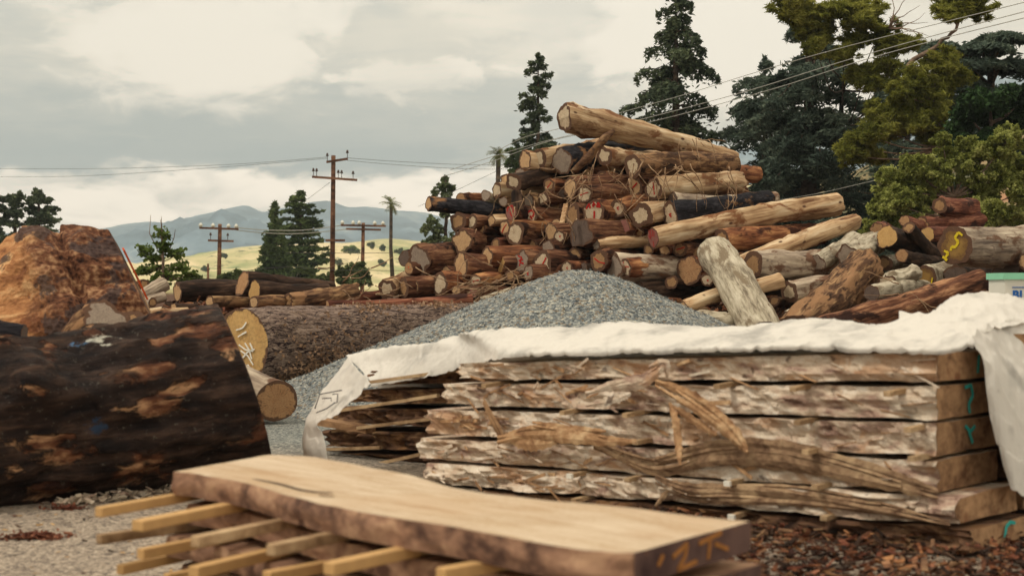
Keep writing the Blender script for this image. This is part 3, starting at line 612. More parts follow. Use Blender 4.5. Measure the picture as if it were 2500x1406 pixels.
# ---------------------------------------------------------------- great burl stump
def sprof(t, th):      # t from the cut face towards the left
    x = t * 3.1; R = .84
    for c0, h, w_ in ((.28, .03, .2), (.72, .03, .16)): R += h * math.exp(-((x - c0) / w_) ** 2)
    R -= .07 * math.exp(-((x - .52) / .045) ** 2) * (1 if math.sin(th) > .2 else .4)
    if x > .84: R -= .17 * min(1, (x - .84) / .35) ** .7
    return R
A = P(322, 800, 12.2); B = P(-560, 850, 11.0)
make_log('enormous gnarled burl stump at the left edge, orange side, red paint on its sawn face', A, B, .84, .6, 'stump', 'c_brown', [(-.3, .8, -.2, .3), (-.2, -.1, .0, -.5)], 'p_orange', group='great trunks in the foreground',
    seg=96, nl=150, seed=31, lump=.02, knots=3, disp=.05, prof=sprof, plane=(P(262, 553, 12), P(372, 782, 12)), bend=.004, fscale=1.5, name='stump', cat='stump')
make_log('low wood round with a pale sawn top wedged between stump and black trunk', P(262, 783, 10.4), P(215, 850, 10.6), .19, .2, 'mottle', 'c_grey', group='wood chunks beside the stump', seed=32, disp=.12, up=(0, 1, 0), name='wood_round', cat='log')
make_log('half hidden sawn round behind the low wood round', P(322, 790, 10.9), P(318, 850, 11.2), .13, .14, 'brown', 'c_brown', group='wood chunks beside the stump', seed=33, up=(0, 1, 0), name='wood_round', cat='log')
make_log('jagged charcoal-grey chunk at the left border above the black trunk', P(60, 822, 9.2), P(-80, 815, 9.2), .065, .10, 'char', 'c_dark', group='wood chunks beside the stump', seed=34, disp=.2, name='wood_chunk', cat='wood chunk')
make_log('bright orange split chunk lying on the black trunk at the left border', P(68, 848, 9.0), P(-80, 840, 9.0), .05, .06, 'orange', 'c_orange', group='wood chunks beside the stump', seed=35, disp=.12, name='wood_chunk', cat='wood chunk')
# ------------------------------------------------------------------ ground, hills, mountains
def ground_z(x, y):
    t = min(1, max(0, (y - 19) / 7.0)); t = t * t * (3 - 2 * t)
    z = .86 * t
    if y < 60: z += .02 * mn.noise(Vector((x * .9, y * .9, 0))) + .008 * mn.noise(Vector((x * 4, y * 4, 3)))
    return z
def gravel_ground(s, b):
    o = s.coord(); v1 = s.voro(o, 45, 'F1', 'Color'); d1 = s.voro(o, 45, 'F1'); v2 = s.voro(o, 120, 'F1', 'Color'); n = s.noise(o, 1.1, 5, .6); n2 = s.noise(o, 7, 5, .7)
    sp = s.node('ShaderNodeSeparateColor'); s.put(sp.inputs[0], v1); sp2 = s.node('ShaderNodeSeparateColor'); s.put(sp2.inputs[0], v2)
    f = s.math('ADD', s.math('MULTIPLY', sp.outputs[0], .5), s.math('MULTIPLY', sp2.outputs[1], .5))
    fine = s.ramp(f, [(.2, srgb('5e5650')), (.5, srgb('97897a')), (.8, srgb('bcae9c'))])
    blue = s.ramp(f, [(.2, srgb('414749')), (.5, srgb('7d8280')), (.85, srgb('b8b7aa'))])
    sep = s.node('ShaderNodeSeparateXYZ'); s.put(sep.inputs[0], o)
    far = s.step(s.math('ADD', sep.outputs[1], s.math('MULTIPLY', n, 2.0)), 10.0, 12.5)
    c = s.mix(far, fine, blue)
    c = s.mix(s.math('MULTIPLY', s.step(n2, .58, .72), .55), c, srgb('6a5444'))
    c = s.mix(s.step(sep.outputs[1], 21, 23), c, srgb('5c4334'))
    c = s.mix(s.step(sep.outputs[1], 60, 130), c, srgb('a39a6c'))
    s.put(b.inputs['Base Color'], c); s.bump(s.math('SUBTRACT', f, d1), .8, .012)
M['ground'] = material('gravel_ground', gravel_ground)
xs = np.concatenate([[-9000, -3000, -900, -300, -100, -40, -20], np.linspace(-10, 12, 150), [20, 40, 100, 300, 900, 3000, 9000]])
ys = np.concatenate([[-9000, -2000, -300, -60, -12, -3, 1], np.linspace(3, 30, 180), [35, 45, 60, 100, 200, 400, 900, 2500, 9000]])
v = [(x, y, ground_z(x, y)) for y in ys for x in xs]; nx = len(xs)
f = np.array([(j * nx + i, j * nx + i + 1, (j + 1) * nx + i + 1, (j + 1) * nx + i) for j in range(len(ys) - 1) for i in range(nx - 1)])
tag(mesh_obj('ground', v, f, M['ground']), 'pale gravel yard with brown bark dust', None, kind='structure')

def ridge(name, label, pts, d0, depth, mat, rough, kind='structure', nx=260, ny=60, seed=0):
    """pts: ridge line as photo pixels at distance d0; slopes fall towards the viewer and behind"""
    cols = catmull([(p[0], p[1]) for p in pts], nx); v = []
    for j in range(ny + 1):
        t = j / ny                      # 0 foot (near) .. 1 ridge .. then behind
        for i in range(nx):
            px, py = cols[i]; top = P(px, py, d0); H = top.z
            if t <= .8: u = t / .8; h = H * (u ** 1.1); y = d0 - depth * (1 - u)
            else: u = (t - .8) / .2; h = H * (1 - u); y = d0 + depth * .2 * u
            x = top.x * (y / d0 if t <= .8 else 1.0) if False else top.x
            q = Vector((x / depth * 3 + seed, y / depth * 3, 0)); ero = abs(mn.fractal(q * 1.6, .55, 2.0, 6)); w_ = min(1, u * (1 - (u if t <= .8 else 0)) * 3.2 + .06)
            h += H * rough * (mn.fractal(q, .6, 2.1, 6) - ero * .8) * w_
            v.append((x, y, h - 2 if t in (0, 1) else h))
    f = np.array([(j * nx + i, j * nx + i + 1, (j + 1) * nx + i + 1, (j + 1) * nx + i) for j in range(ny) for i in range(nx - 1)])
    return tag(mesh_obj(name, v, f, mat), label, None, kind=kind)
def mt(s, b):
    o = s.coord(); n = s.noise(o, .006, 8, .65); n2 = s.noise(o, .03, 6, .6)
    c = s.ramp(s.math('ADD', s.math('MULTIPLY', n, .7), s.math('MULTIPLY', n2, .3)), [(.42, srgb('536c7b')), (.54, srgb('7790a0')), (.66, srgb('b0bab9'))]); s.put(b.inputs['Base Color'], c)  # scrub slopes, distance haze mixed into the blue base colours
M['mountain'] = material('haze_tinted_scrub', mt)
def hillm(s, b):
    o = s.coord(); n = s.noise(o, .02, 8, .62); n2 = s.noise(o, .12, 6, .7); vv = s.voro(s.vmath('ADD', o, (0, 0, 0)), .09)
    c = s.ramp(n, [(.36, srgb('8f9a68')), (.48, srgb('c2b988')), (.60, srgb('dccba0')), (.7, srgb('e6d6b2'))])
    c = s.mix(s.math('MULTIPLY', s.step(n2, .55, .66), .8), c, srgb('566142'))
    s.put(b.inputs['Base Color'], c)
M['hill'] = material('dry_grass_hill', hillm)
def hillr(s, b):
    o = s.coord(); n = s.noise(o, .05, 8, .65); n2 = s.noise(o, .3, 6, .7)
    c = s.ramp(n, [(.38, srgb('4a4a33')), (.5, srgb('8a7a58')), (.62, srgb('a8795c'))]); c = s.mix(s.math('MULTIPLY', s.step(n2, .5, .62), .8), c, srgb('3f4a33'))
    s.put(b.inputs['Base Color'], c)
M['hillr'] = material('scrub_hillside', hillr)
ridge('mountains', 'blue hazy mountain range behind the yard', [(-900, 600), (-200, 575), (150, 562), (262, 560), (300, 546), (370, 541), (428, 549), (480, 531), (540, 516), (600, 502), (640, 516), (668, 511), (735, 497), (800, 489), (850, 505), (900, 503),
      (960, 511), (1040, 519), (1120, 540), (1250, 545), (1450, 470), (1700, 380), (1900, 350), (2150, 300), (2400, 190), (2520, 150), (2700, 120), (3200, 160), (4000, 300)], 3600, 2100, M['mountain'], .32, seed=3)
ridge('hills', 'sunlit dry grass hills with green scrub', [(-1200, 690), (0, 672), (300, 668), (440, 655), (500, 625), (560, 607), (640, 598), (700, 597), (780, 592), (850, 592), (940, 582), (1020, 588), (1100, 598), (1300, 570), (1600, 520), (1750, 470), (1900, 440), (2150, 420), (2500, 420), (3200, 400)],
      900, 480, M['hill'], .22, seed=9)
ridge('hillside', 'brown scrubby slope behind the trees on the right', [(1500, 700), (1650, 660), (1800, 560), (1950, 480), (2080, 420), (2250, 340), (2400, 320), (2600, 300), (3000, 280), (3600, 300)], 170, 90, M['hillr'], .12, nx=120, ny=40, seed=5)

# ------------------------------------------------------------------ haze
def haze_mat():
    m = bpy.data.materials.new('haze'); m.use_nodes = True; nt = m.node_tree
    for n in list(nt.nodes): nt.nodes.remove(n)
    out = nt.nodes.new('ShaderNodeOutputMaterial'); pv = nt.nodes.new('ShaderNodeVolumePrincipled')
    pv.inputs['Density'].default_value = .00029; pv.inputs['Color'].default_value = (.80, .93, 1.0, 1); pv.inputs['Anisotropy'].default_value = 0.0
    nt.links.new(pv.outputs[0], out.inputs['Volume']); return m
hz = MB(); hz.box((0, 1000, 449), (13000, 6300, 902)); tag(hz.build('haze', haze_mat(), smooth=False), 'thin bluish haze over the valley', None, kind='stuff')

# ------------------------------------------------------------------ gravel heap
def gp_mat(s, b):
    o = s.coord(); v1 = s.voro(o, 38, 'F1', 'Color'); d1 = s.voro(o, 38); v2 = s.voro(o, 95, 'F1', 'Color')
    a = s.node('ShaderNodeSeparateColor'); s.put(a.inputs[0], v1); a2 = s.node('ShaderNodeSeparateColor'); s.put(a2.inputs[0], v2); n = s.noise(o, 2.2, 5, .6)
    f = s.math('ADD', s.math('ADD', s.math('MULTIPLY', a.outputs[0], .55), s.math('MULTIPLY', a2.outputs[0], .35)), s.math('MULTIPLY', n, .2))
    c = s.ramp(f, [(.2, srgb('43494c')), (.45, srgb('70777a')), (.7, srgb('969a97')), (.95, srgb('c8c3b2'))])
    c = s.mix(s.math('MULTIPLY', s.step(a.outputs[1], .86, .9), .7), c, srgb('8d7a60'))
    s.put(b.inputs['Base Color'], c); s.bump(s.math('SUBTRACT', s.math('MULTIPLY', f, .6), d1), 1.0, .02)
M['gravel'] = material('blue_grey_gravel', gp_mat)
gv = []; N = 190
pk = P(1425, 668, 15.3)
for j in range(N):
    for i in range(N):
        x = -3.6 + 8.2 * i / (N - 1); y = 11.6 + 7.6 * j / (N - 1); dx, dy = x - pk.x, y - pk.y
        r = math.hypot(dx / (1.10 if dx < 0 else .95), dy * 1.0); sl_ = .47
        z = pk.z + .04 - sl_ * (math.sqrt(r * r + .35 ** 2) - .35) + .035 * mn.fractal(Vector((x * 1.2, y * 1.2, 7)), .6, 2, 5) * min(1, r * 2 + .4) + .009 * mn.noise(Vector((x * 22, y * 22, 1)))
        gz = ground_z(x, y); gv.append((x, y, max(z, gz - .05)))
f = np.array([(j * N + i, j * N + i + 1, (j + 1) * N + i + 1, (j + 1) * N + i) for j in range(N - 1) for i in range(N - 1)])
heap = thing('gravel_heap', 'heap of blue-grey crushed gravel between the sheet-covered slabs and the tall log pile', 'gravel heap')
gh = mesh_obj('gravel_surface', gv, f, M['gravel'], heap)
rd = random.Random(8); mb = MB()
arr = np.array(gv).reshape(N, N, 3)
for _ in range(9000):
    i, j = rd.randrange(3, N - 3), rd.randrange(3, int(N * .75)); p = arr[j, i]
    if p[2] < ground_z(p[0], p[1]) + .01: continue
    s_ = rd.uniform(.008, .019); c = Vector(p) + Vector((rd.uniform(-.02, .02), rd.uniform(-.02, .02), s_ * .3)); q = [c + Vector((rd.gauss(0, 1), rd.gauss(0, 1), rd.gauss(0, 1))).normalized() * s_ for _ in range(4)]
    mb.add(q, [(0, 1, 2), (0, 2, 3), (0, 3, 1), (1, 3, 2)])
o = mb.build('loose_stones', M['gravel'], heap, False); o['kind'] = 'stuff'

# ------------------------------------------------------------------ vegetation
def leaf_mat(name, a, b_, c_, sc=1.2, tr=.25):
    def fn(s, b):
        o = s.coord(); n = s.noise(o, sc, 4, .6); n2 = s.noise(o, sc * 12, 3, .7)
        c = s.ramp(s.math('ADD', s.math('MULTIPLY', n, .55), s.math('MULTIPLY', n2, .45)), [(.38, srgb(a)), (.5, srgb(b_)), (.64, srgb(c_))])
        s.put(b.inputs['Base Color'], c); t = s.node('ShaderNodeBsdfTranslucent'); s.put(t.inputs[0], c); m = s.node('ShaderNodeMixShader'); m.inputs[0].default_value = tr
        s.l.new(b.outputs[0], m.inputs[1]); s.l.new(t.outputs[0], m.inputs[2]); s.l.new(m.outputs[0], s.out.inputs[0])
    return material(name, fn)
M['fir'] = leaf_mat('needles_dark', '2b362c', '4a5744', '7f8a66', .5, .2)
M['cedar'] = leaf_mat('needles_blue_green', '2e3a35', '4c5b50', '7f8b76', .5, .25)
M['conif'] = leaf_mat('needles_green', '2e3d26', '4a5a36', '74824e', .6, .2)
M['pine'] = leaf_mat('needles_yellow_green', '4d5426', '7d8038', 'adab58', .8, .35)
M['shrub'] = leaf_mat('shrub_leaves', '4c5429', '8f964c', 'd8d990', 2.6, .4)
M['deep'] = leaf_mat('deep_green_leaves', '1c2a18', '2c4026', '456038', .8, .1)
M['green'] = leaf_mat('fresh_leaves', '3a4a24', '5f7236', '8d9c52', 1.2, .3)
M['pepper'] = leaf_mat('grey_green_leaves', '3f4a34', '66724f', '8b9468', 1.2, .2)
M['olive'] = leaf_mat('hill_bush_leaves', '3f4a2c', '5a6640', '7c8758', 1.0, .2)
M['palm'] = leaf_mat('palm_fronds', '394024', '6b7040', '969663', 1.2, .2)
M['trunk'] = bark_mat('tree_bark', ('241d1a', '41362f', '675849'), .3, 4)
M['twig'] = bark_mat('twig_bark', ('4a3c34', '7a6658', '9c8a78'), .3, 4)
def leaves(centers, size, rng, elong=2.2, flat_=.5, down=0.0, jit=.3):
    """one small pointed leaf face per centre"""
    n = len(centers); c = np.asarray(centers, dtype=float)
    a = rng.normal(size=(n, 3)); a[:, 2] *= flat_; a[:, 2] -= down; a /= np.linalg.norm(a, axis=1)[:, None] + 1e-9
    b = rng.normal(size=(n, 3)); b -= (b * a).sum(1)[:, None] * a; b /= np.linalg.norm(b, axis=1)[:, None] + 1e-9
    s = size * rng.uniform(1 - jit, 1 + jit, (n, 1)); l = a * s * elong * .5; w_ = b * s * .5
    v = np.stack([c - l, c + w_, c + l, c - w_], axis=1).reshape(-1, 3); f = np.arange(4 * n).reshape(n, 4); return v, f
def shell(n, rng, cx, r):
    u = rng.normal(size=(n, 3)); u /= np.linalg.norm(u, axis=1)[:, None]; k = rng.uniform(.1, 1, (n, 1)) ** .5 * rng.uniform(.55, 1.3, (n, 1))
    return np.array(cx) + u * k * np.array(r)
def clump_tree(name, label, cat, clumps, d, mat, n_per, size, trunk, tr=.25, group=None, depthk=1.0, sub=9, elong=2.0, seed=0, wood='trunk', limbs=True, down=0.0, gaps=.5, subr=.34, rs=1.0):
    """clumps: (px,py,rx,ry) in photo pixels; each is broken up into many smaller tufts; limbs run from the trunk to the clumps"""
    rng = np.random.default_rng(seed + 17); rd = random.Random(seed); base = Vector(trunk[0]) if trunk else P(clumps[0][0], 720, d)
    root = thing(name, label, cat, base, group); cs = []; mb = MB()
    if trunk:
        pts = [Vector(p) for p in trunk]; q = catmull([tuple(p) for p in pts], max(10, 4 * len(pts))); q[1:-1] += rng.normal(size=(len(q) - 2, 3)) * tr * .2
        rr = [tr * (1 - .75 * i / (len(q) - 1)) for i in range(len(q))]; mb.tube(q - np.array(base), rr, 9)
    for (px, py, rx, ry) in clumps:
        dd = d + rng.normal() * rx * d / F * depthk * .6; c = np.array(P(px, py, dd)); r = np.array((rx, rx * depthk, ry)) * d / F * rs
        if trunk and limbs:
            k = min(range(len(q)), key=lambda i: abs(q[i][2] - (c[2] - r[2] * .8)) + .2 * abs(q[i][0] - c[0])); s0 = q[k]; m_ = (s0 + c) / 2 + np.array((0, 0, -.08 * np.linalg.norm(c - s0)))
            lim = catmull([tuple(s0), tuple(m_), tuple(c)], 7); mb.tube(lim - np.array(base), [max(.012, tr * .34 * (1 - .8 * i / 6)) for i in range(7)], 5)
        tufts = shell(sub, rng, c, r * .92)
        for t in tufts:
            if trunk and limbs: mb.tube([Vector(c - np.array(base)), Vector((c + t) / 2 - np.array(base)) + Vector(rng.normal(size=3) * r[0] * .06), Vector(t - np.array(base))], [max(.008, tr * .08), tr * .05, .005], 4, cap=False)
            sr = r * subr * rng.uniform(.6, 1.25); m = int(n_per * rng.uniform(.5, 1.3) * (1 - gaps * rng.uniform() ** 3)); cs.append(shell(m, rng, t, sr))
    cs = np.concatenate(cs) - np.array(base); v, f = leaves(cs, size, rng, elong, .6, down)
    mesh_obj('crown', v, f, M[mat], root, False)
    if len(mb.v): mb.build('trunk', M[wood], root)
    return root
def spire(name, label, cat, px, ytop, ybot, prof, d, mat, nw=26, size=.12, dens=60, droop=.25, tr=.2, group=None, seed=0, ragged=.25, up=.1, fan=.28, bare=0, elong=2.6, hang=.3, lean=0, gap=.0, tiers=0, per=7):
    """conifer: whorls of boughs; prof: (t, half width in px) from tip (0) to foot (1)"""
    rng = np.random.default_rng(seed + 5); top = P(px + lean, ytop, d); bot = P(px, ybot, d); base = Vector((bot.x, bot.y, bot.z)); root = thing(name, label, cat, base, group)
    H = top.z - bot.z; mb = MB(); tp = np.array([p[0] for p in prof]); wp = np.array([p[1] for p in prof]) * d / F; cs = []
    mb.tube([(0, 0, 0), ((top.x - bot.x) * .5, 0, H * .5), (top.x - bot.x, 0, H)], [tr, tr * .6, tr * .08], 9)
    nb = nw * per
    for i in range(nb):
        t = ((i + rng.uniform()) / nb) ** .92; t = min(t, .995)
        if tiers: t = min(.995, max(.02, (round(t * tiers) + rng.normal() * .13) / tiers))
        wd = np.interp(t, tp, wp) * (1 + rng.uniform(-ragged, ragged * .8))
        if rng.uniform() < gap: continue
        a = rng.uniform(0, 2 * PI); z0 = H * (1 - t); x0 = (top.x - bot.x) * (1 - t); L = max(wd, .12)
        k = 7; pts = []
        for j in range(k):
            u = j / (k - 1); pts.append((x0 + math.cos(a) * L * u, math.sin(a) * L * u, z0 + L * (up * u - droop * u * u) + .05 * L * rng.normal() * (u > 0)))
        pts = np.array(pts); mb.tube(pts, [max(.01, tr * .22 * (1 - u / k)) * (.4 + .6 * t) for u in range(k)], 4, cap=False)
        m = int(dens * (L / .9) ** 1.05) + 8; u = rng.uniform(.12, 1.02, m) ** .8
        c = np.stack([np.interp(u * (k - 1), range(k), pts[:, q]) for q in range(3)], 1); sp_ = fan * L * (1.08 - .75 * np.abs(u - .45)); lat = rng.normal(size=(m, 1)) * sp_[:, None] * .55
        c += lat * np.array((-math.sin(a), math.cos(a), 0)); c[:, 2] += -np.abs(rng.normal(size=m)) * hang * .35 - .12 * np.abs(lat[:, 0]) + rng.normal(size=m) * .03; cs.append(c)
    m = int(dens * 1.2); c = np.zeros((m, 3)); u = rng.uniform(0, .14, m); c[:, 2] = H * (1 - u * .5); c[:, :2] = rng.normal(size=(m, 2)) * .05 + np.array((top.x - bot.x, 0)); cs.append(c)
    cs = np.concatenate(cs); v, f = leaves(cs, size, rng, elong, .5, .25)
    mesh_obj('crown', v, f, M[mat], root, False); mb.build('trunk', M['trunk'], root); return root
gz = 0.86
def ypx(d, z=.86): return 703 + (EYE - z) / d * F
# firs behind the pile
spire('fir_tree', 'narrow dark conifer rising behind the top left of the log pile', 'tree', 1312, 130, ypx(70), [(0, 5), (.05, 20), (.11, 34), (.15, 24), (.22, 42), (.27, 30), (.36, 52), (.5, 46), (.6, 54), (1, 56)], 70, 'fir', 30, .10, 110, .2, .22, 'dark conifers behind the yard', 1, .5, .35, .30, gap=.05, lean=2, per=4)
spire('fir_tree', 'tall dark spruce whose tip leaves the top of the picture behind the pile', 'tree', 1650, -40, ypx(60), [(0, 10), (.06, 40), (.1, 36), (.15, 66), (.19, 48), (.26, 84), (.31, 64), (.38, 112), (.46, 84), (.6, 112), (1, 130)], 60, 'fir', 34, .095, 140, .42, .3, 'dark conifers behind the yard', 2, .5, .3, .26, gap=.05, hang=.6, per=4)
spire('conifer_tree', 'slim pointed cypress-like conifer, left of the pair in mid distance', 'tree', 672, 495, ypx(115), [(0, 4), (.1, 12), (.18, 10), (.3, 22), (.5, 30), (.8, 44), (1, 40)], 115, 'conif', 24, .2, 40, .1, .25, 'pair of conifers before the pale hills', 3, .2, .3, .4, per=6)
spire('conifer_tree', 'broader ragged conifer, right of the pair in mid distance', 'tree', 735, 466, ypx(120), [(0, 9), (.08, 22), (.2, 40), (.35, 48), (.45, 36), (.6, 54), (.8, 66), (1, 40)], 120, 'conif', 22, .2, 34, .12, .3, 'pair of conifers before the pale hills', 4, .5, .2, .34, gap=.1, tiers=14, per=6)
# tall cedars right of the pile
spire('cedar_tree', 'great drooping cedar with layered boughs right of the tall spruce', 'tree', 1975, -30, ypx(55), [(0, 30), (.1, 75), (.15, 50), (.19, 110), (.24, 190), (.35, 150), (.42, 200), (.55, 170), (.7, 210), (1, 210)], 55, 'cedar', 24, .085, 150, .30, .42, 'dark conifers behind the yard', 6, .5, .10, .20, gap=.22, hang=.5, elong=4.2, tiers=15, per=6)
spire('cedar_tree', 'dark cedar closing the gap between the great cedar and the flat-topped one', 'tree', 2215, 150, ypx(66), [(0, 20), (.1, 70), (.3, 110), (.6, 140), (1, 150)], 66, 'cedar', 20, .1, 120, .34, .28, 'dark conifers behind the yard', 27, .4, .12, .24, gap=.1, hang=.5, elong=3.6, tiers=12, per=7)
spire('cedar_tree', 'smaller cedar half hidden between the tall spruce and the great cedar', 'tree', 1868, 140, ypx(62), [(0, 16), (.1, 60), (.3, 110), (.6, 130), (1, 130)], 62, 'cedar', 20, .09, 90, .34, .28, 'dark conifers behind the yard', 7, .5, .12, .2, gap=.12, hang=.5, elong=3.6, tiers=11, per=6)
def layered(name, label, layers, d, trunk, mat, n, size, seed, group):
    rng = np.random.default_rng(seed); base = Vector(trunk[0]); root = thing(name, label, 'tree', base, group); mb = MB(); q = catmull([tuple(p) for p in trunk], 14); mb.tube(q - np.array(base), [.34 * (1 - .8 * i / 13) for i in range(14)], 9); cs = []
    for (px, py, rx, ry) in layers:
        for k in range(9):
            c = np.array(P(px + rng.uniform(-1, 1) * rx * .25, py + rng.uniform(-1, 1) * ry * .5, d + rng.uniform(-2, 2))); a = rng.uniform(0, 2 * PI); L = rx * d / F * rng.uniform(.6, 1.0)
            pts = np.array([c + np.array((math.cos(a) * L * u, math.sin(a) * L * u, L * (.14 * u - .30 * u * u))) for u in np.linspace(0, 1, 7)]); i0 = min(range(14), key=lambda i: abs(q[i][2] - c[2] + .5)); mb.tube(np.array([q[i0], (q[i0] + c) / 2, c]) - np.array(base), [.07, .05, .035], 5, cap=False); mb.tube(pts - np.array(base), [.03 * (1 - .12 * j) for j in range(7)], 4, cap=False)
            m = int(n); u = rng.uniform(0, 1.03, m); cc = np.stack([np.interp(u * 6, range(7), pts[:, j]) for j in range(3)], 1); lat = rng.normal(size=(m, 1)) * L * .22; cc += lat * np.array((-math.sin(a), math.cos(a), 0)); cc[:, 2] += -.25 * np.abs(lat[:, 0]) + rng.normal(size=m) * .05; cs.append(cc - np.array(base))
    v, f = leaves(np.concatenate(cs), size, rng, 2.8, .35, .2); mesh_obj('crown', v, f, M[mat], root, False); mb.build('trunk', M['trunk'], root); return root
layered('cedar_tree', 'dark flat-topped cedar with level boughs in the upper right corner', [(2400, 112, 90, 10), (2440, 92, 60, 8), (2340, 150, 90, 12), (2440, 160, 120, 14), (2330, 205, 80, 14), (2450, 220, 120, 16), (2340, 250, 70, 14), (2470, 285, 110, 18), (2370, 330, 80, 18), (2480, 360, 90, 20), (2300, 115, 50, 8)], 50,
        [P(2420, ypx(50), 50), P(2425, 400, 50), P(2415, 90, 50)], 'cedar', 240, .12, 8, 'dark conifers behind the yard')
clump_tree('pine_tree', 'leaning pine with yellow-green needle clumps and a pale crooked trunk', 'tree',
    [(2297, 147, 38, 22), (2310, 170, 34, 22), (2237, 190, 34, 26), (2257, 223, 42, 34), (2210, 250, 30, 24), (2150, 287, 40, 32), (2241, 299, 34, 28), (2190, 270, 30, 22), (2098, 358, 38, 32), (2080, 380, 26, 18), (2345, 12, 50, 26), (2320, 30, 34, 20), (2380, 20, 34, 24), (2290, 275, 28, 26), (2170, 320, 30, 20), (2300, 215, 26, 24), (2120, 330, 30, 22), (2200, 225, 26, 22), (2270, 330, 30, 22), (2130, 385, 30, 16), (2340, 190, 26, 20)],
    44, 'pine', 80, .045, [P(2330, ypx(44), 44), P(2298, 330, 44), P(2270, 240, 44), P(2215, 165, 44), P(2290, 110, 44), P(2335, 70, 44), P(2345, 5, 44)], .13, None, 1.2, 56, 5.5, 9, 'twig', subr=.22, rs=1.35)
clump_tree('pine_tree', 'yellow-green pine whose airy crown spreads behind the great cedar at the top edge', 'tree',
    [(1925, 15, 40, 26), (1960, 45, 32, 24), (2003, 72, 38, 30), (2030, 25, 50, 18), (2080, 20, 50, 18), (2100, 55, 40, 26), (2146, 80, 36, 26), (2170, 105, 36, 24), (2214, 108, 30, 16), (2120, 30, 40, 20), (2110, 180, 44, 26), (2165, 165, 34, 24), (2060, 130, 26, 24), (1990, 110, 24, 22), (2085, 95, 26, 20), (2135, 205, 30, 16)],
    46, 'pine', 80, .045, [P(2040, ypx(56), 56), P(2045, 400, 56), P(2060, 200, 54), P(2070, 90, 48), P(2090, 20, 46)], .13, None, 1.2, 56, 5.5, 10, 'trunk', subr=.22, rs=1.35)
rd = random.Random(4); mb = MB(); b0 = P(2175, 110, 45)
for k in range(7):
    p = P(2170, 70, 45) ; pts = [p]; ang = rd.uniform(.1, 1.3)
    for j in range(6): ang += rd.uniform(-.4, .4); p = p + Vector((math.cos(ang) * .22, rd.uniform(-.08, .08), math.sin(ang) * .22)); pts.append(p)
    mb.tube([q - b0 for q in pts], [.025 - .0035 * j for j in range(7)], 5)
r_ = thing('dead_branch', 'bare grey twigs sticking up from the yellow-green pine near the top edge', 'branch', b0); mb.build('twigs', M['twig'], r_)
sh = []
rd = random.Random(6)
for (px, py, rx, ry) in [(2170, 440, 50, 38), (2230, 410, 52, 40), (2290, 430, 50, 40), (2210, 480, 60, 36), (2150, 510, 40, 34), (2290, 490, 44, 30), (2180, 545, 50, 28), (2320, 380, 44, 30), (2300, 340, 22, 18), (2360, 400, 46, 34), (2410, 370, 48, 36), (2460, 340, 44, 40), (2480, 400, 46, 44), (2440, 430, 50, 44), (2490, 470, 40, 50), (2470, 540, 44, 34), (2360, 350, 30, 20), (2250, 540, 60, 30), (2380, 450, 40, 30), (2140, 560, 40, 30), (2200, 580, 60, 26), (2330, 500, 40, 40), (2400, 520, 50, 40), (2400, 480, 40, 30), (2240, 450, 50, 40), (2180, 490, 50, 34), (2500, 540, 40, 40)]:
    sh.append((px, py, rx, ry))
clump_tree('leafy_shrub', 'large bright green leafy shrub filling the slope above the right log heap', 'shrub', sh, 36, 'shrub', 120, .055, [P(2320, ypx(36), 36), P(2320, 560, 36), P(2330, 480, 36)], .12, None, .9, 60, 1.5, 12, 'twig', gaps=.2, subr=.24)
clump_tree('dark_tree', 'dense deep green bushy tree below the flat-topped cedar', 'tree', [(2417, 247, 70, 48), (2370, 290, 60, 40), (2460, 290, 60, 50), (2330, 340, 50, 40), (2420, 340, 60, 40), (2490, 250, 40, 50)], 42, 'deep', 420, .09, [P(2420, ypx(42), 42), P(2420, 300, 42)], .2, None, .8, 14, 1.8, 13)
clump_tree('bush', 'dark rounded bush beside the low palm left of the pile top', 'bush', [(1262, 372, 22, 16), (1282, 366, 18, 14), (1248, 392, 16, 16), (1272, 395, 22, 18), (1262, 420, 26, 18)], 95, 'conif', 120, .17, [P(1265, ypx(95), 95), P(1265, 400, 95)], .2, None, .8, 8, 1.8, 14)
# left trees
for k, (x, top, lab, cl) in enumerate([
  (95, 462, 'right one of the dark pines at the left border, fullest crown', [(92, 474, 14, 12), (80, 492, 20, 13), (108, 492, 18, 12), (124, 512, 20, 14), (82, 515, 26, 14), (105, 530, 32, 14), (128, 540, 18, 12), (74, 548, 26, 14), (110, 560, 30, 14), (90, 585, 36, 14), (125, 592, 20, 10)]),
  (38, 470, 'middle one of the dark pines at the left border, trunk showing low down', [(22, 484, 12, 12), (45, 480, 16, 12), (36, 500, 22, 12), (24, 520, 20, 12), (46, 522, 18, 12), (30, 548, 26, 11), (20, 580, 20, 10), (42, 596, 26, 10)]),
  (-6, 475, 'pine cut by the left picture border', [(4, 486, 12, 10), (-4, 510, 22, 14), (8, 540, 20, 12), (-6, 565, 24, 14), (4, 592, 20, 12)])]):
    clump_tree('pine_tree', lab, 'tree', cl, 100, 'fir', 20, .16, [P(x, ypx(100), 100), P(x, 560, 100), P(x, top + 12, 100)], .2, 'pines at the left border', .8, 26, 2.4, 20 + k, subr=.27)
clump_tree('young_tree', 'thin young tree with sparse fresh leaves beside the great stump', 'tree', [(395, 575, 18, 20), (400, 605, 24, 16), (350, 612, 22, 14), (375, 632, 26, 14), (430, 620, 26, 14), (390, 655, 40, 16), (350, 662, 22, 12), (440, 650, 26, 14), (415, 675, 36, 14), (380, 690, 30, 12), (455, 672, 20, 10)],
    34, 'green', 10, .07, [P(402, ypx(34), 34), P(398, 640, 34), P(396, 580, 34), P(394, 535, 34)], .045, None, 1.1, 24, 1.6, 30, 'twig', gaps=.6, subr=.36, rs=1.15)
mb = MB(); b0 = P(380, 600, 34)
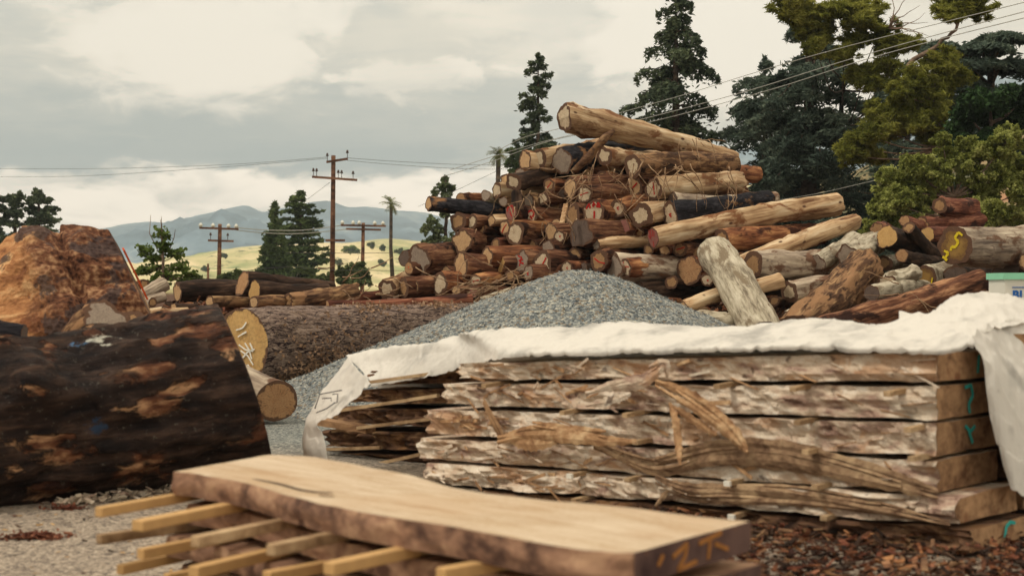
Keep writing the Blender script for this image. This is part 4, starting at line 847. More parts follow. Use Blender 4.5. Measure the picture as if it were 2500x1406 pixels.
for (a, b, c) in [((385, 610), (365, 570), (368, 525)), ((396, 580), (394, 550), (394, 528)), ((410, 620), (425, 580), (428, 560))]: mb.tube([P(*a, 34) - b0, P(*b, 34.1) - b0, P(*c, 34) - b0], [.014, .01, .005], 5)
r_ = thing('bare_sapling', 'leafless thin shoots standing above the young tree by the stump', 'sapling', b0); mb.build('stems', M['twig'], r_)
clump_tree('pepper_tree', 'open grey-green tree with a dark trunk behind the jutting dark log', 'tree', [(1087, 440, 14, 10), (1078, 456, 16, 12), (1098, 460, 14, 12), (1062, 472, 10, 10), (1090, 478, 16, 10), (1055, 540, 22, 16), (1040, 560, 18, 14), (1070, 562, 24, 16), (1060, 585, 30, 16), (1095, 590, 26, 18), (1045, 600, 20, 12), (1085, 520, 18, 12), (1110, 612, 20, 14)],
    75, 'pepper', 24, .11, [P(1087, ypx(75), 75), P(1088, 560, 75), P(1088, 500, 75), P(1087, 440, 75)], .13, None, 1.1, 22, 2.0, 31, gaps=.5, subr=.28)
for k, (lab, cl, d) in enumerate([('dark green bush around the foot of the right-hand pole', [(835, 668, 18, 18), (860, 658, 24, 22), (885, 662, 22, 20), (900, 680, 16, 16), (845, 685, 24, 14), (875, 690, 26, 14)], 80),
  ('small green bush behind the thick dark log of the low row', [(560, 680, 22, 12), (585, 672, 16, 12), (545, 690, 20, 10)], 70), ('low yellow-green bush between the young tree and the left pole', [(470, 680, 18, 12), (490, 688, 16, 10), (450, 690, 16, 10)], 60),
  ('low green bush between the conifer pair and the tall pole', [(775, 685, 22, 12), (750, 690, 24, 10), (795, 680, 14, 12)], 90)]):
    clump_tree('bush', lab, 'bush', cl, d, 'olive', 120, .12, None, .1, 'bushes beyond the yard', .8, 12, 1.8, 40 + k, subr=.45)
rng0 = random.Random(50)
for k, (px, py, s_) in enumerate([(846, 606, 26), (930, 604, 10), (975, 612, 9), (545, 622, 7), (905, 598, 8), (1010, 622, 12), (825, 640, 10), (690, 640, 9), (500, 655, 8), (930, 640, 10)]):
    lab = 'big pale yellow-green bush on the sunlit hill between the poles' if k == 0 else 'small dark bush dotted on the far sunlit hill'
    clump_tree('hill_bush', lab, 'bush', [(px, py, s_, s_ * .6), (px + s_ * .5, py + 3, s_ * .6, s_ * .45)], 520, 'green' if k == 0 else 'olive', 60, .9, None, .1, 'bushes on the far hill' if k else None, .8, 7, 1.6, 60 + k)
def palm(label, px, ytop, rpx, d, seed, ybot=None, nf=34):
    rng = np.random.default_rng(seed); base = P(px, ybot or ypx(d), d); top = P(px - 5 if ybot is None else px, ytop, d); root = thing('palm_tree', label, 'tree', base, 'palms'); R = rpx * d / F
    mb = MB(); mb.tube([Vector((0, 0, 0)), (top - base) * .5 + Vector((-.15, 0, 0)), top - base], [.26, .19, .17], 9); mb.build('trunk', M['trunk'], root); V = []; Fs = []; b = 0
    for i in range(nf):
        a = rng.uniform(0, 2 * PI); e = rng.uniform(-.7, 1.3); L = R * rng.uniform(.85, 1.1); p = np.array(top - base); ang = e; segs = []
        for j in range(7): segs.append(p.copy()); p = p + L / 6 * np.array((math.cos(a) * math.cos(ang), math.sin(a) * math.cos(ang), math.sin(ang))); ang -= .15
        side = np.array((-math.sin(a), math.cos(a), 0))
        for j in range(1, 7):
            for sd in (-1, 1):
                for q in (0, .5):
                    c = segs[j] * (1 - q) + segs[j - 1] * q; tip = c + side * sd * L * .30 * (1 - .3 * abs(j - 4) / 3) + (segs[j] - segs[j - 1]) * .9 + np.array((0, 0, -.10 * L)); w_ = (segs[j] - segs[j - 1]) * .16
                    V += [c - w_, c + w_, tip]; Fs.append((b, b + 1, b + 2)); b += 3
    mesh_obj('crown', V, np.array(Fs), M['palm'], root, False)
palm('tall thin palm standing alone before the blue mountains', 960, 498, 27, 150, 2)
palm('palm crown just left of the dark bush behind the pile shoulder', 1222, 378, 32, 105, 3)

# ------------------------------------------------------------------ poles, wires, fence
M['pole'] = bark_mat('pole_wood', ('3c2a22', '6b4a38', '8f6a50'), .2, 3)
M['glass'] = flat('insulator_white', 'd8d8cc', .3); M['wire'] = flat('wire_pale', 'a8a8a0', .5); M['wired'] = flat('wire_dark', '4c4c4a', .6); M['insd'] = flat('insulator_brown', '4a3a34', .4)
def pole(label, px, ytop, d, wpx, arms):
    """arms: (y, x0, x1, slope px, insulator xs, insulator kind)"""
    base = P(px, ypx(d), d); root = thing('utility_pole', label, 'utility pole', base, 'utility poles'); top = P(px + 3, ytop, d); r = wpx / 2 * d / F
    mb = MB(); mb.tube([Vector((0, 0, 0)), top - base], [r, r * .82], 12); mb.build('pole', M['pole'], root)
    for (y, x0, x1, sl2, ins, kd) in arms:
        m2 = MB(); a = P(x0, y - sl2 / 2, d - r - .08) - base; b = P(x1, y + sl2 / 2, d - r - .08) - base; m2.bar(a, b, .14, .13); arm = m2.build('crossarm', M['pole'], root, False)
        for x in ins:
            t = (x - x0) / (x1 - x0); c = a + (b - a) * t; m3 = MB()
            if kd == 'pin': m3.tube([c + Vector((0, 0, .05)), c + Vector((0, 0, .42))], [.022, .02], 6); m3.tube([c + Vector((0, 0, .34)), c + Vector((0, 0, .42)), c + Vector((0, 0, .52))], [.09, .07, .045], 8)
            else: m3.tube([c + Vector((0, 0, .05)), c + Vector((0, 0, .14)), c + Vector((0, 0, .22)), c + Vector((0, 0, .34))], [.05, .14, .13, .04], 10)
            m3.build('insulator', M['insd' if kd == 'pin' else 'glass'], arm)
    return root
pole('tallest brown utility pole with two crossarms near the centre left', 811, 380, 85, 13, [(392, 797, 849, -8, (799, 848), 'pin'), (436, 762, 872, 8, (765, 773, 826, 834, 862), 'pin'), (587, 795, 842, 0, (), 'pin')])
pole('short utility pole with white insulators, left of the conifer pair', 534, 547, 95, 11, [(558, 487, 582, 3, (490, 520, 558, 577), 'bell'), (588, 508, 570, 2, (514, 556), 'pin')])
pole('short utility pole with white insulators, right of the tallest pole', 884, 544, 100, 10, [(551, 832, 942, 2, (836, 862, 877, 915, 935), 'bell'), (560, 845, 930, 2, (), 'pin')])
mb = MB(); b0 = P(508, ypx(60), 60); mb.tube([Vector((0, 0, 0)), P(508, 644, 60) - b0], [.05, .045], 8); r_ = thing('fence_post', 'short brown post left of the left utility pole', 'post', b0); mb.build('post', M['pole'], r_)
def wire(label, pts, r=.012, mat='wire', group=None):
    p = catmull([tuple(P(*q)) for q in pts], 6 * len(pts)); b0 = Vector(p[0]); mb = MB(); mb.tube([Vector(q) - b0 for q in p], r, 5); o = mb.build('wire', M[mat]); o.location = b0; tag(o, label, 'wire', group)
wg = 'power lines crossing the sky'
wire('uppermost pale power line running from the pile top to the upper right corner', [(1500, 280, 48), (1677, 230, 46), (1830, 182, 43), (2034, 123, 40), (2285, 60, 37), (2560, -8, 34)], .011, 'wire', wg)
wire('middle pale power line passing in front of the cedars', [(1100, 415, 52), (1235, 373, 50), (1360, 338, 48), (1569, 291, 45), (1817, 225, 42), (2060, 150, 38), (2290, 85, 35), (2560, 14, 32)], .011, 'wire', wg)
wire('lowest pale power line just under the middle one', [(1080, 432, 52), (1200, 395, 50), (1360, 340, 48), (1584, 299, 45), (1880, 220, 41), (2100, 150, 37), (2300, 95, 34), (2560, 30, 31)], .011, 'wire', wg)
wire('second pale line over the low palm left of the pile', [(1205, 374, 49), (1280, 336, 48), (1360, 316, 47), (1480, 288, 46)], .010, 'wire', wg)
wire('upper thin dark line from the left border to the tallest pole', [(-60, 412, 110), (250, 412, 103), (560, 402, 95), (799, 384, 85)], .012, 'wired', wg)
wire('lower thin dark line from the left border to the tallest pole', [(-60, 432, 110), (200, 430, 104), (520, 410, 96), (765, 390, 86), (799, 386, 85)], .012, 'wired', wg)
wire('thin dark line from the tallest pole to the right pile shoulder', [(848, 386, 85), (960, 394, 88), (1120, 402, 92), (1280, 404, 96)], .013, 'wired', wg)
wire('thin sagging dark line just under the one going right from the tallest pole', [(848, 392, 85), (960, 402, 88), (1120, 412, 92), (1280, 414, 96)], .012, 'wired', wg)
wire('upper white line between the two short poles', [(577, 556, 95), (650, 562, 96), (740, 562, 98), (836, 550, 100)], .03, 'wire', wg)
wire('lower white line between the two short poles', [(577, 562, 95), (650, 569, 96), (740, 570, 98), (862, 558, 100)], .03, 'wire', wg)
wire('dark guy line slanting up from the conifer pair to the tallest pole', [(752, 486, 95), (805, 446, 85)], .012, 'wired', wg)
wire('faint dark line slanting up behind the left shoulder of the pile', [(1020, 505, 60), (1120, 462, 60), (1250, 400, 60)], .008, 'wired', wg)
wire('fence wire upper strand in front of the pale hills', [(700, 617, 62), (820, 618, 62), (884, 618, 62), (1010, 616, 62)], .012, 'wired', 'fence wires')
wire('fence wire lower strand in front of the pale hills', [(590, 662, 62), (700, 652, 62), (813, 659, 62), (884, 660, 62), (1010, 661, 62)], .012, 'wired', 'fence wires')
wire('thin green-grey wire in front of the dark cedars at mid height', [(1880, 492, 40), (2000, 472, 40), (2160, 435, 38)], .007, 'wire', 'fence wires')
# ------------------------------------------------------------------ stack of thick slabs under a white sheet
SA, SB = Vector((-.527, 8.71)), Vector((1.92, 6.4)); sdir = (SB - SA).normalized(); sper = Vector((-sdir.y, sdir.x))   # sper points away from the camera
def S(px, py, off=0.0):
    A = SA + sper * off; u = (px - 1250) / F; den = sdir.x - u * sdir.y; t = (u * A.y - A.x) / den; d = A.y + sdir.y * t; return P(px, py, d)
def slab_mat(s, b):
    o = s.coord(); r = s.rnd(); n = s.noise(s.map(o, (.5, .5, 1)), 6, 7, .66, r, .9); n2 = s.noise(s.map(o, (.2, .2, 1)), 30, 5, .65, r); n3 = s.noise(s.map(o, (.6, .6, 1)), 3.6, 6, .65, s.math('ADD', r, 7.0), .7); n4 = s.noise(o, 7, 5, .65, s.math('ADD', r, 2.0), .5)
    c = s.ramp(s.math('ADD', s.math('MULTIPLY', n, .65), s.math('MULTIPLY', n2, .35)), [(.36, srgb('5e473c')), (.42, srgb('a5897a')), (.50, srgb('cdbaa4')), (.60, srgb('ece2d3'))])
    c = s.mix(s.math('MULTIPLY', s.step(n3, .53, .60), .7), c, s.mix(n2, srgb('946a4a'), srgb('d4ac86'))); c = s.mix(s.math('MULTIPLY', s.step(n4, .60, .66), .75), c, srgb('4a352b')); c = s.mix(s.math('MULTIPLY', s.step(s.noise(o, 4, 5, .6, s.math('ADD', r, 20.0)), .56, .62), .6), c, srgb('d8cdbb'))
    s.put(b.inputs['Base Color'], c); s.bump(s.math('ADD', n, n4), .9, .03)
M['slab'] = material('weathered_slab', slab_mat)
M['shred'] = bark_mat('shredded_bark', ('7a5840', 'b08a66', 'd6b892'), .1, 12)
M['peel'] = bark_mat('peeled_bark', ('5a4233', '967a60', 'c0a482'), .12, 12)
M['slabd'] = bark_mat('dark_wood_slab_shade', ('2c201b', '6b4f3d', 'a58562'), .3, 8, '8f6a48', .58, 4)  # dark wood and bark; on rear and lowest slabs it paints in shade
M['endg'] = bark_mat('sawn_end_grain', ('6b4e3a', 'a07e5e', 'c09a74'), .6, 9, '8a6247', .6, 5, .2, .01)
M['stick'] = bark_mat('spacer_stick', ('80664c', 'a68a6a', 'c6ac88'), .2, 9)
M['sticky'] = flat('fresh_stick', 'c29c6a', .8, .22, 18)
def slab(label, corners, width, thick_noise, mat, endmat, group, seed, paint=None, wavy=.02, both=False):
    """corners: front face left-top, left-bottom, right-top, right-bottom; width away from the camera"""
    lt, lb, rt, rb = [Vector(c) for c in corners]; base = lb.copy(); root = thing('wood_slab', label, 'slab', base, group); W = Vector((sper.x, sper.y, 0)) * width
    nu, nv, nw = 150, 7, 4; v = []; idx = {}
    L = (rt - lt).length
    def pt(u, q, w_):
        qq = .035 + .93 * q + .06 * mn.fractal(Vector((u * L * 3.1 + q * 4.7, seed * 1.7, w_)), .6, 2, 3) * (1 if q in (0, 1) else .3)
        eu = u + (.018 * mn.fractal(Vector((q * 3.3, seed, w_ * 2)), .6, 2, 3) if u < .02 else 0)
        p = (lt * (1 - eu) + rt * eu) * qq + (lb * (1 - eu) + rb * eu) * (1 - qq) + W * w_
        n_ = mn.fractal(Vector((u * L * 2.2 + seed * 3.1, q * 1.2, seed)), .6, 2.1, 4) + .5 * mn.fractal(Vector((u * L * 9 + seed, q * 4, seed)), .6, 2.1, 3); fr = 1 if w_ == 0 else 0
        p = p - Vector((sper.x, sper.y, 0)) * (n_ * wavy * (1 if w_ == 0 else .2)) + Vector((0, 0, .006 * mn.noise(Vector((u * L * 3, seed, w_ * 3))) ))
        e = min(u, 1 - u) * L
        if e < .03: p += Vector((sper.x, sper.y, 0)) * (0 if w_ else .008)
        return p - base
    # ring round the section, marched along the length
    ring = [(q / nv, 0) for q in range(nv + 1)] + [(1, w_ / nw) for w_ in range(1, nw + 1)] + [(1 - q / nv, 1) for q in range(1, nv + 1)] + [(0, 1 - w_ / nw) for w_ in range(1, nw)]
    n = len(ring)
    for i in range(nu + 1):
        for (q, w_) in ring: v.append(pt(i / nu, q, w_))
    f = [(i * n + j, (i + 1) * n + j, (i + 1) * n + (j + 1) % n, i * n + (j + 1) % n) for i in range(nu) for j in range(n)]
    mesh_obj('board', v, [q[::-1] for q in f], M[mat], root, False)
    if mat == 'slab':
        rs = random.Random(seed * 3 + 1); mb = MB()
        for _ in range(34):
            u = rs.uniform(.01, .97) if rs.random() < .6 else rs.uniform(.01, .4); q = rs.uniform(.1, .9); a = pt(u, q, 0) - W.normalized() * .008; Ls = rs.uniform(.05, .22); an = rs.gauss(0, .25); dv = Vector((sdir.x, sdir.y, 0)) * Ls * math.cos(an) + Vector((0, 0, Ls * math.sin(an))); e_ = a + dv - W.normalized() * rs.uniform(.0, .05)
            mb.bar(a, e_, rs.uniform(.002, .005), rs.uniform(.006, .022), rs.choice([(0, 0, 1), (sper.x, sper.y, 0)]), rs.randrange(3))
        o = mb.build('splinters', [M['shred'], M['slab'], M['endg']], root, False); o['kind'] = 'stuff'
    for (k, nm) in ((0, 'sawn_end'), (nu, 'sawn_end')):
        r = v[k * n:(k + 1) * n]; c = sum(r, Vector()) / n; rv = [c + (p - c) * 1.0 for p in r]; out = Vector((sdir.x, sdir.y, 0)) * (.002 if k else -.002)
        o = mesh_obj(nm, [p + out for p in rv] + [c + out], [((j, (j + 1) % n, n) if k == 0 else ((j + 1) % n, j, n)) for j in range(n)], M[endmat], root, False)
        if k and paint:
            for (a, b_, c_, d_) in paint:
                def q2(w_, q): return (rb * (1 - q) + rt * q) - base + W * w_ + Vector((sdir.x, sdir.y, 0)) * .014
                mb = MB(); mb.bar(q2(a, b_), q2(c_, d_), .016, .004, (sdir.x, sdir.y, 0)); mb.build('paint_mark', M['p_teal'], o, False)
    return root
FR = [  # left px, left top, left bottom, right px, right top, right bottom
 (1120, 886, 925, 2290, 858, 934), (1085, 935, 988, 2285, 939, 1027), (1045, 998, 1060, 2283, 1033, 1115), (1022, 1068, 1120, 2286, 1122, 1206), (1035, 1128, 1178, 2335, 1213, 1284), (1090, 1190, 1240, 2368, 1292, 1352)]
teal = {0: [(.60, .2, .62, .8)], 1: [(.42, .85, .52, .9), (.52, .9, .55, .6), (.55, .6, .48, .35), (.48, .35, .5, .1)], 2: [(.44, .8, .52, .6), (.52, .6, .6, .75), (.5, .6, .56, .25)], 5: [(.55, .75, .62, .9), (.62, .9, .7, .8), (.55, .75, .52, .3)]}
names = ['topmost', 'second from the top', 'third from the top', 'fourth from the top', 'fifth from the top, warped', 'shade-painted lowest']
for i, (xl, tl, bl, xr, tr_, br) in enumerate(FR):
    o_ = [0, 0, 0, 0, -.03, -.03][i]
    slab('long grey-tan slab of the near row under the white sheet, ' + names[i] + ' of its stack', (S(xl, tl, o_), S(xl, bl, o_), S(xr, tr_, o_), S(xr, br, o_)), .62, .02, 'slab' if i < 5 else 'slabd', 'endg', 'slabs of the near row under the sheet', i, teal.get(i), .035 if i < 4 else .06)  # lowest slab takes the darker material as painted shadow
BR = [(900, 905, 940), (845, 952, 982), (800, 995, 1035), (792, 1048, 1090), (792, 1102, 1135), (800, 1146, 1185)]
for i, (xl, t_, b_) in enumerate(BR):
    l1, l2 = S(xl, t_, .70), S(xl, b_, .70); fr = FR[i]; R1, R2 = S(fr[3], fr[4], 0), S(fr[3], fr[5], 0); w3 = Vector((sper.x, sper.y, 0)) * .70
    slab('rough slab of the rear row, shade painted in, sticking out to the left, ' + names[i] + ' of its stack', (l1, l2, R1 + w3, R2 + w3), .55, .02, 'slabd', 'endg', 'slabs of the rear row under the sheet', 10 + i, None, .05)  # rear row darkened in colour to paint its recessed shade
# spacer sticks between the layers: (tip px, tip py, root px, root py)
ST = [(1749, 944, 1822, 928), (1935, 950, 2005, 934), (2165, 962, 2235, 944), (1500, 946, 1590, 925), (1525, 1014, 1600, 1000), (1945, 1032, 2010, 1020), (2215, 1050, 2275, 1034), (1372, 1008, 1440, 992), (1550, 1080, 1600, 1070), (1965, 1104, 2015, 1094), (2225, 1120, 2270, 1112),
      (1390, 1162, 1440, 1144), (1530, 1172, 1580, 1154), (1775, 1180, 1820, 1166), (1988, 1190, 2030, 1178), (1400, 1222, 1450, 1208), (1785, 1262, 1830, 1240), (2010, 1265, 2050, 1250), (1180, 942, 1290, 930)]
wts = {11, 16, 13}
for k, (x0, y0, x1, y1) in enumerate(ST):
    a = S(x0, y0, -.13); b = S(x1, y1, .3); b = a + (Vector((sper.x, sper.y, 0)) * .5) + Vector((0, 0, (S(x1, y1).z - a.z)))
    mb = MB(); mb.bar(Vector((0, 0, 0)), b - a, .035, .022); o = mb.build('spacer_stick', M['stick'], None, False); o.location = a
    tag(o, 'grey spacer stick poking out between the near slabs under the sheet' + (', its end painted white' if k in wts else ''), 'stick', 'spacer sticks of the sheeted stack')
    if k in wts: m2 = MB(); m2.bar(-(b - a).normalized() * .004, (b - a).normalized() * .012, .038, .025); m2.build('painted_tip', M['p_white'], o, False)
for k, (x0, y0, x1, y1, lab) in enumerate([(816, 945, 1120, 903, 'long reddish stick under the hem of the sheet'), (822, 1003, 1070, 965, 'grey stick between the second and third rear slabs'), (812, 1052, 1070, 1020, 'grey stick end above the fourth rear slab'), (780, 1097, 930, 1092, 'dark stick with a red tip at the left of the rear slabs'), (922, 1132, 1030, 1108, 'white-tipped grey stick low between the rear slabs')]):
    a = S(x0, y0, .55); b = S(x1, y1, .58); mb = MB(); mb.bar(Vector((0, 0, 0)), b - a, .03, .022); o = mb.build('spacer_stick', M['stick'], None, False); o.location = a; tag(o, lab, 'stick', 'spacer sticks of the rear slabs')
mb = MB(); a = S(765, 1026, .5); b = S(905, 1048, .62); mb.bar(Vector((0, 0, 0)), b - a, .12, .045); o = mb.build('board_end', M['endg'], None, False); o.location = a; tag(o, 'tan board end poking out left through the sheet opening', 'board')
# shredded bark and splinters hanging on the slabs
def ribbon(pts, wdt, mb, curl=.07):
    q = catmull([tuple(p) for p in pts], 30); n = len(q); vs = []
    for i in range(n):
        t = Vector(q[min(i + 1, n - 1)] - q[max(i - 1, 0)]).normalized(); s_ = t.cross(Vector((.7, .7, .1))).normalized(); w_ = wdt * math.sin(PI * min(.95, max(.06, i / (n - 1)))) ** .6 * (1 + .55 * mn.noise(Vector((i * .8, wdt * 90, q[0][0])))); b2 = t.cross(s_)
        vs += [Vector(q[i]) - s_ * w_ / 2, Vector(q[i]) - b2 * w_ * curl, Vector(q[i]) + s_ * w_ / 2, Vector(q[i]) + b2 * .006]
    fs = []
    for i in range(n - 1):
        for k in range(4): fs.append((i * 4 + k, i * 4 + (k + 1) % 4, (i + 1) * 4 + (k + 1) % 4, (i + 1) * 4 + k))
    mb.add(vs, fs + [(3, 2, 1, 0), ((n - 1) * 4, (n - 1) * 4 + 1, (n - 1) * 4 + 2, (n - 1) * 4 + 3)])
def strip(label, pts, wdt, off=-.05, mat='shred', extra=()):
    b0 = S(*pts[0], off); mb = MB(); rr = random.Random(int(pts[0][0])); nst = max(3, int(wdt / .017))
    for k in range(nst):
        u = (k + .5) / nst - .5; i0 = rr.choice([0, 0, 0, 1]); i1 = len(pts) - rr.choice([0, 0, 0, 1]); pp = pts[i0:i1] if i1 - i0 > 2 else pts
        ribbon([S(p[0], p[1] + u * wdt * 430 * math.sin(PI * (i + i0 + .6) / (len(pts) + .2)) + rr.uniform(-7, 7), off - .03 * rr.random()) - b0 for i, p in enumerate(pp)], rr.uniform(.02, .06), mb, .02)
    for (pp, w2) in extra: ribbon([S(p[0], p[1], off) - b0 for p in pp], w2, mb)
    o = mb.build('bark_strip', M[mat], None, False); o.location = b0; tag(o, label, 'bark strip', 'bark strips hanging from the slabs')
strip('pale curled bark strip hanging diagonally down to the right on the slabs', [(1600, 935), (1650, 960), (1720, 1000), (1790, 1060), (1825, 1100)], .11, -.12, 'shred', [([(1640, 990), (1700, 1030), (1750, 1062)], .05)])
strip('narrow upright bark splinter hanging beneath the twisted knot', [(1635, 985), (1650, 1030), (1655, 1070), (1660, 1130)], .035, -.12)
strip('twisted rope of bark fibre at the end of a spacer in the upper middle', [(1430, 960), (1490, 945), (1560, 935), (1605, 905), (1620, 890)], .05, -.12, 'slab', [([(1585, 895), (1625, 885), (1628, 925)], .04), ([(1430, 990), (1500, 975), (1540, 960)], .05)])
strip('broad peach-coloured bark sheet lying along the third gap', [(1215, 1070), (1300, 1050), (1400, 1060), (1480, 1068), (1555, 1075)], .10, -.10, 'shred', [([(1240, 1075), (1300, 1085), (1360, 1078)], .07)])
strip('short orange-brown bark flap over the left slab ends', [(1180, 980), (1200, 1020), (1225, 1060), (1228, 1070)], .06, -.08, 'endg')
strip('wide brown bark ribbon covering the right of the fourth gap', [(1450, 1080), (1600, 1140), (1750, 1105), (1900, 1110), (2050, 1140), (2200, 1180), (2290, 1205)], .13, -.03, 'peel', [([(1470, 1085), (1560, 1130), (1640, 1150)], .08)])
strip('lower long bark ribbon sagging along the fifth slab', [(1600, 1165), (1680, 1195), (1800, 1200), (1950, 1210), (2150, 1240), (2320, 1280)], .11, -.05, 'peel', [([(1640, 1180), (1620, 1210), (1600, 1235)], .03), ([(1650, 1185), (1660, 1215)], .02)])

# the sheet
def tarp_mat(s, b):
    o = s.coord(); n = s.noise(o, 3, 6, .6); n2 = s.noise(o, 14, 5, .65); c = s.mix(s.step(n, .5, .72), srgb('e4e0d8'), srgb('b4b1ab')); c = s.mix(s.math('MULTIPLY', s.step(n2, .6, .72), .25), c, srgb('9a9488'))
    wv = s.noise(s.map(o, (1, 1, 1)), 180, 2, .5); s.put(b.inputs['Base Color'], c); s.bump(s.math('ADD', s.math('MULTIPLY', n2, .6), s.math('MULTIPLY', wv, .05)), .35, .02); b.inputs['Roughness'].default_value = .7
    t = s.node('ShaderNodeBsdfTranslucent'); s.put(t.inputs[0], c); m = s.node('ShaderNodeMixShader'); m.inputs[0].default_value = .18; s.l.new(b.outputs[0], m.inputs[1]); s.l.new(t.outputs[0], m.inputs[2]); s.l.new(m.outputs[0], s.out.inputs[0])
M['tarp'] = material('white_sheet', tarp_mat)
def sheet(name, cols, root, nu, nv, wr, seed, thick=.0015):
    """cols: list of columns, each a list of points; smooth surface through them with fine creases"""
    rows = [catmull([tuple(c[k]) for c in cols], nu) for k in range(len(cols[0]))]; g = np.array([catmull([tuple(rows[k][i]) for k in range(len(rows))], nv) for i in range(nu)])
    b0 = np.array(root.location); v = []
    for i in range(nu):
        for j in range(nv):
            p = Vector(g[i, j]); q = p * 3.0; h = mn.fractal(Vector((q.x + seed, q.y, q.z * .7)), .6, 2.1, 5); cr = 1 - abs(mn.noise(Vector((q.x * .9 + seed, q.y * 2.2, q.z * 1.6)))) * 2
            v.append((p.x - sper.x * wr * h * .4 - b0[0], p.y - sper.y * wr * h * .4 - b0[1], p.z + wr * (h * .40 + .55 * (1 - min(1, 7 * abs(mn.noise(Vector((q.x * .7 + q.z + seed, q.y * 1.6 - q.x * .5, 2)))))) + .3 * (1 - min(1, 6 * abs(mn.noise(Vector((q.x * 2.3 - q.y, q.y * 1.2 + seed, q.z))))))) - b0[2]))
    f = np.array([(i * nv + j, (i + 1) * nv + j, (i + 1) * nv + j + 1, i * nv + j + 1) for i in range(nu - 1) for j in range(nv - 1)])
    o = mesh_obj(name, v, f, M['tarp'], root); m = o.modifiers.new('solidify', 'SOLIDIFY'); m.thickness = thick; return o
troot = thing('white_sheet', 'white woven plastic sheet draped over the stack of slabs', 'tarpaulin', S(1600, 860))
fe = [(905, 937), (994, 924), (1127, 893), (1178, 877), (1246, 865), (1400, 859), (1522, 857), (1650, 852), (1780, 849), (1900, 845), (2020, 847), (2150, 850), (2290, 853), (2378, 836)]
be = [(846, 868), (940, 850), (1069, 833), (1110, 822), (1150, 814), (1260, 804), (1400, 803), (1520, 790), (1660, 798), (1815, 804), (1910, 786), (2010, 782), (2130, 797), (2230, 771)]
cols = []
W3 = Vector((sper.x, sper.y, 0))
for (fx, fy), (bx, by) in zip(fe, be):
    left = fx < 1130; fo = float(np.interp(fx, [905, 994, 1127, 1246], [.64, .62, .42, -.045])); front = S(fx, fy, fo); back = P(bx, by, front.y + (.9 if not left else .55))
    mid = (front + back) / 2 + Vector((0, 0, .012)); near = front * .82 + back * .18 + Vector((0, 0, .014))
    cols.append([front + Vector((0, 0, -.022)) - W3 * .006, front + Vector((0, 0, .006)), near, mid, back, back + W3 * .25 + Vector((0, 0, -.12)), back + W3 * .35 + Vector((0, 0, -.45))])
sheet('top_cover', cols, troot, 420, 110, .020, 3)
# left hanging flap with printed marks
colL = [[P(850, 870, 9.45), P(905, 938, 8.75)], [P(800, 935, 9.4), P(868, 972, 8.85)], [P(770, 985, 9.35), P(815, 1018, 8.9)], [P(752, 1025, 9.3), P(775, 1036, 9.0)], [P(738, 1070, 9.3), P(788, 1064, 8.95)], [P(738, 1100, 9.2), P(795, 1100, 8.9)], [P(748, 1150, 9.2), P(800, 1150, 8.9)]]
cl = [[a, (a * 2 + b) / 3 + Vector((-.02, -.02, 0)), (a + b * 2) / 3 + Vector((0, -.02, 0)), b] for a, b in colL]
flap = sheet('left_flap', cl, troot, 90, 30, .03, 9)
# right fold that falls over the sawn ends
topr = [P(2374, 836, 6.55), P(2398, 815, 6.7), P(2440, 800, 6.95), P(2520, 790, 7.3), P(2640, 790, 7.8)]
midr = [P(2398, 900, 6.5), P(2428, 905, 6.55), P(2470, 920, 6.7), P(2540, 930, 6.9), P(2660, 940, 7.3)]
mid2 = [P(2420, 1040, 6.5), P(2450, 1050, 6.5), P(2490, 1060, 6.6), P(2560, 1070, 6.8), P(2670, 1070, 7.2)]
botr = [P(2468, 1195, 6.5), P(2485, 1205, 6.5), P(2520, 1200, 6.6), P(2580, 1190, 6.8), P(2690, 1180, 7.2)]
sheet('right_fold', [[a, b, c, d_] for a, b, c, d_ in zip(topr, midr, mid2, botr)], troot, 70, 80, .06, 12)
tp = [P(2200, 776, 7.6), P(2271, 772, 7.6), P(2327, 742, 7.7), P(2402, 732, 7.8), P(2500, 732, 7.9), P(2660, 735, 8.1)]
tq = [P(2200, 800, 7.1), P(2271, 800, 7.1), P(2330, 790, 7.15), P(2405, 780, 7.2), P(2500, 775, 7.5), P(2660, 775, 7.9)]
tr2 = [P(2180, 845, 6.75), P(2260, 845, 6.6), P(2330, 835, 6.6), P(2385, 828, 6.62), P(2450, 800, 6.9), P(2640, 795, 7.7)]
tb = [p + W3 * .4 + Vector((0, 0, -.35)) for p in tp]
sheet('right_hump', [[a, b, c, d_] for a, b, c, d_ in zip(tr2, tq, tp, tb)], troot, 80, 50, .04, 15)
# dark print on the sheet
M['ink'] = flat('ink_print', '4a4a4e', .8)
mb = MB(); fb = troot.location
def ink(pts, r=.0035):
    mb.tube([Vector(p) - fb + Vector((-.004, -.035, .01)) for p in pts], r, 4)
for a in ([(772, 1000), (784, 965), (838, 955)], [(790, 975), (812, 974), (812, 982)], [(815, 965), (828, 964), (826, 985), (818, 986)], [(775, 1010), (800, 1000), (822, 985)]): ink([P(x, y, 9.0) for x, y in a])
mb.build('printed_marks', M['ink'], troot)
# shallow tan timber end at the right border
mb = MB(); b0 = P(2480, 845, 7.0); mb.bar(Vector((0, 0, 0)), Vector((.5, .1, .0)), .5, .16); o = mb.build('timber_end', M['endg'], None, False); o.location = b0 + Vector((-.06, .25, -.02)); tag(o, 'tan timber showing between two folds of the sheet at the right border', 'timber')

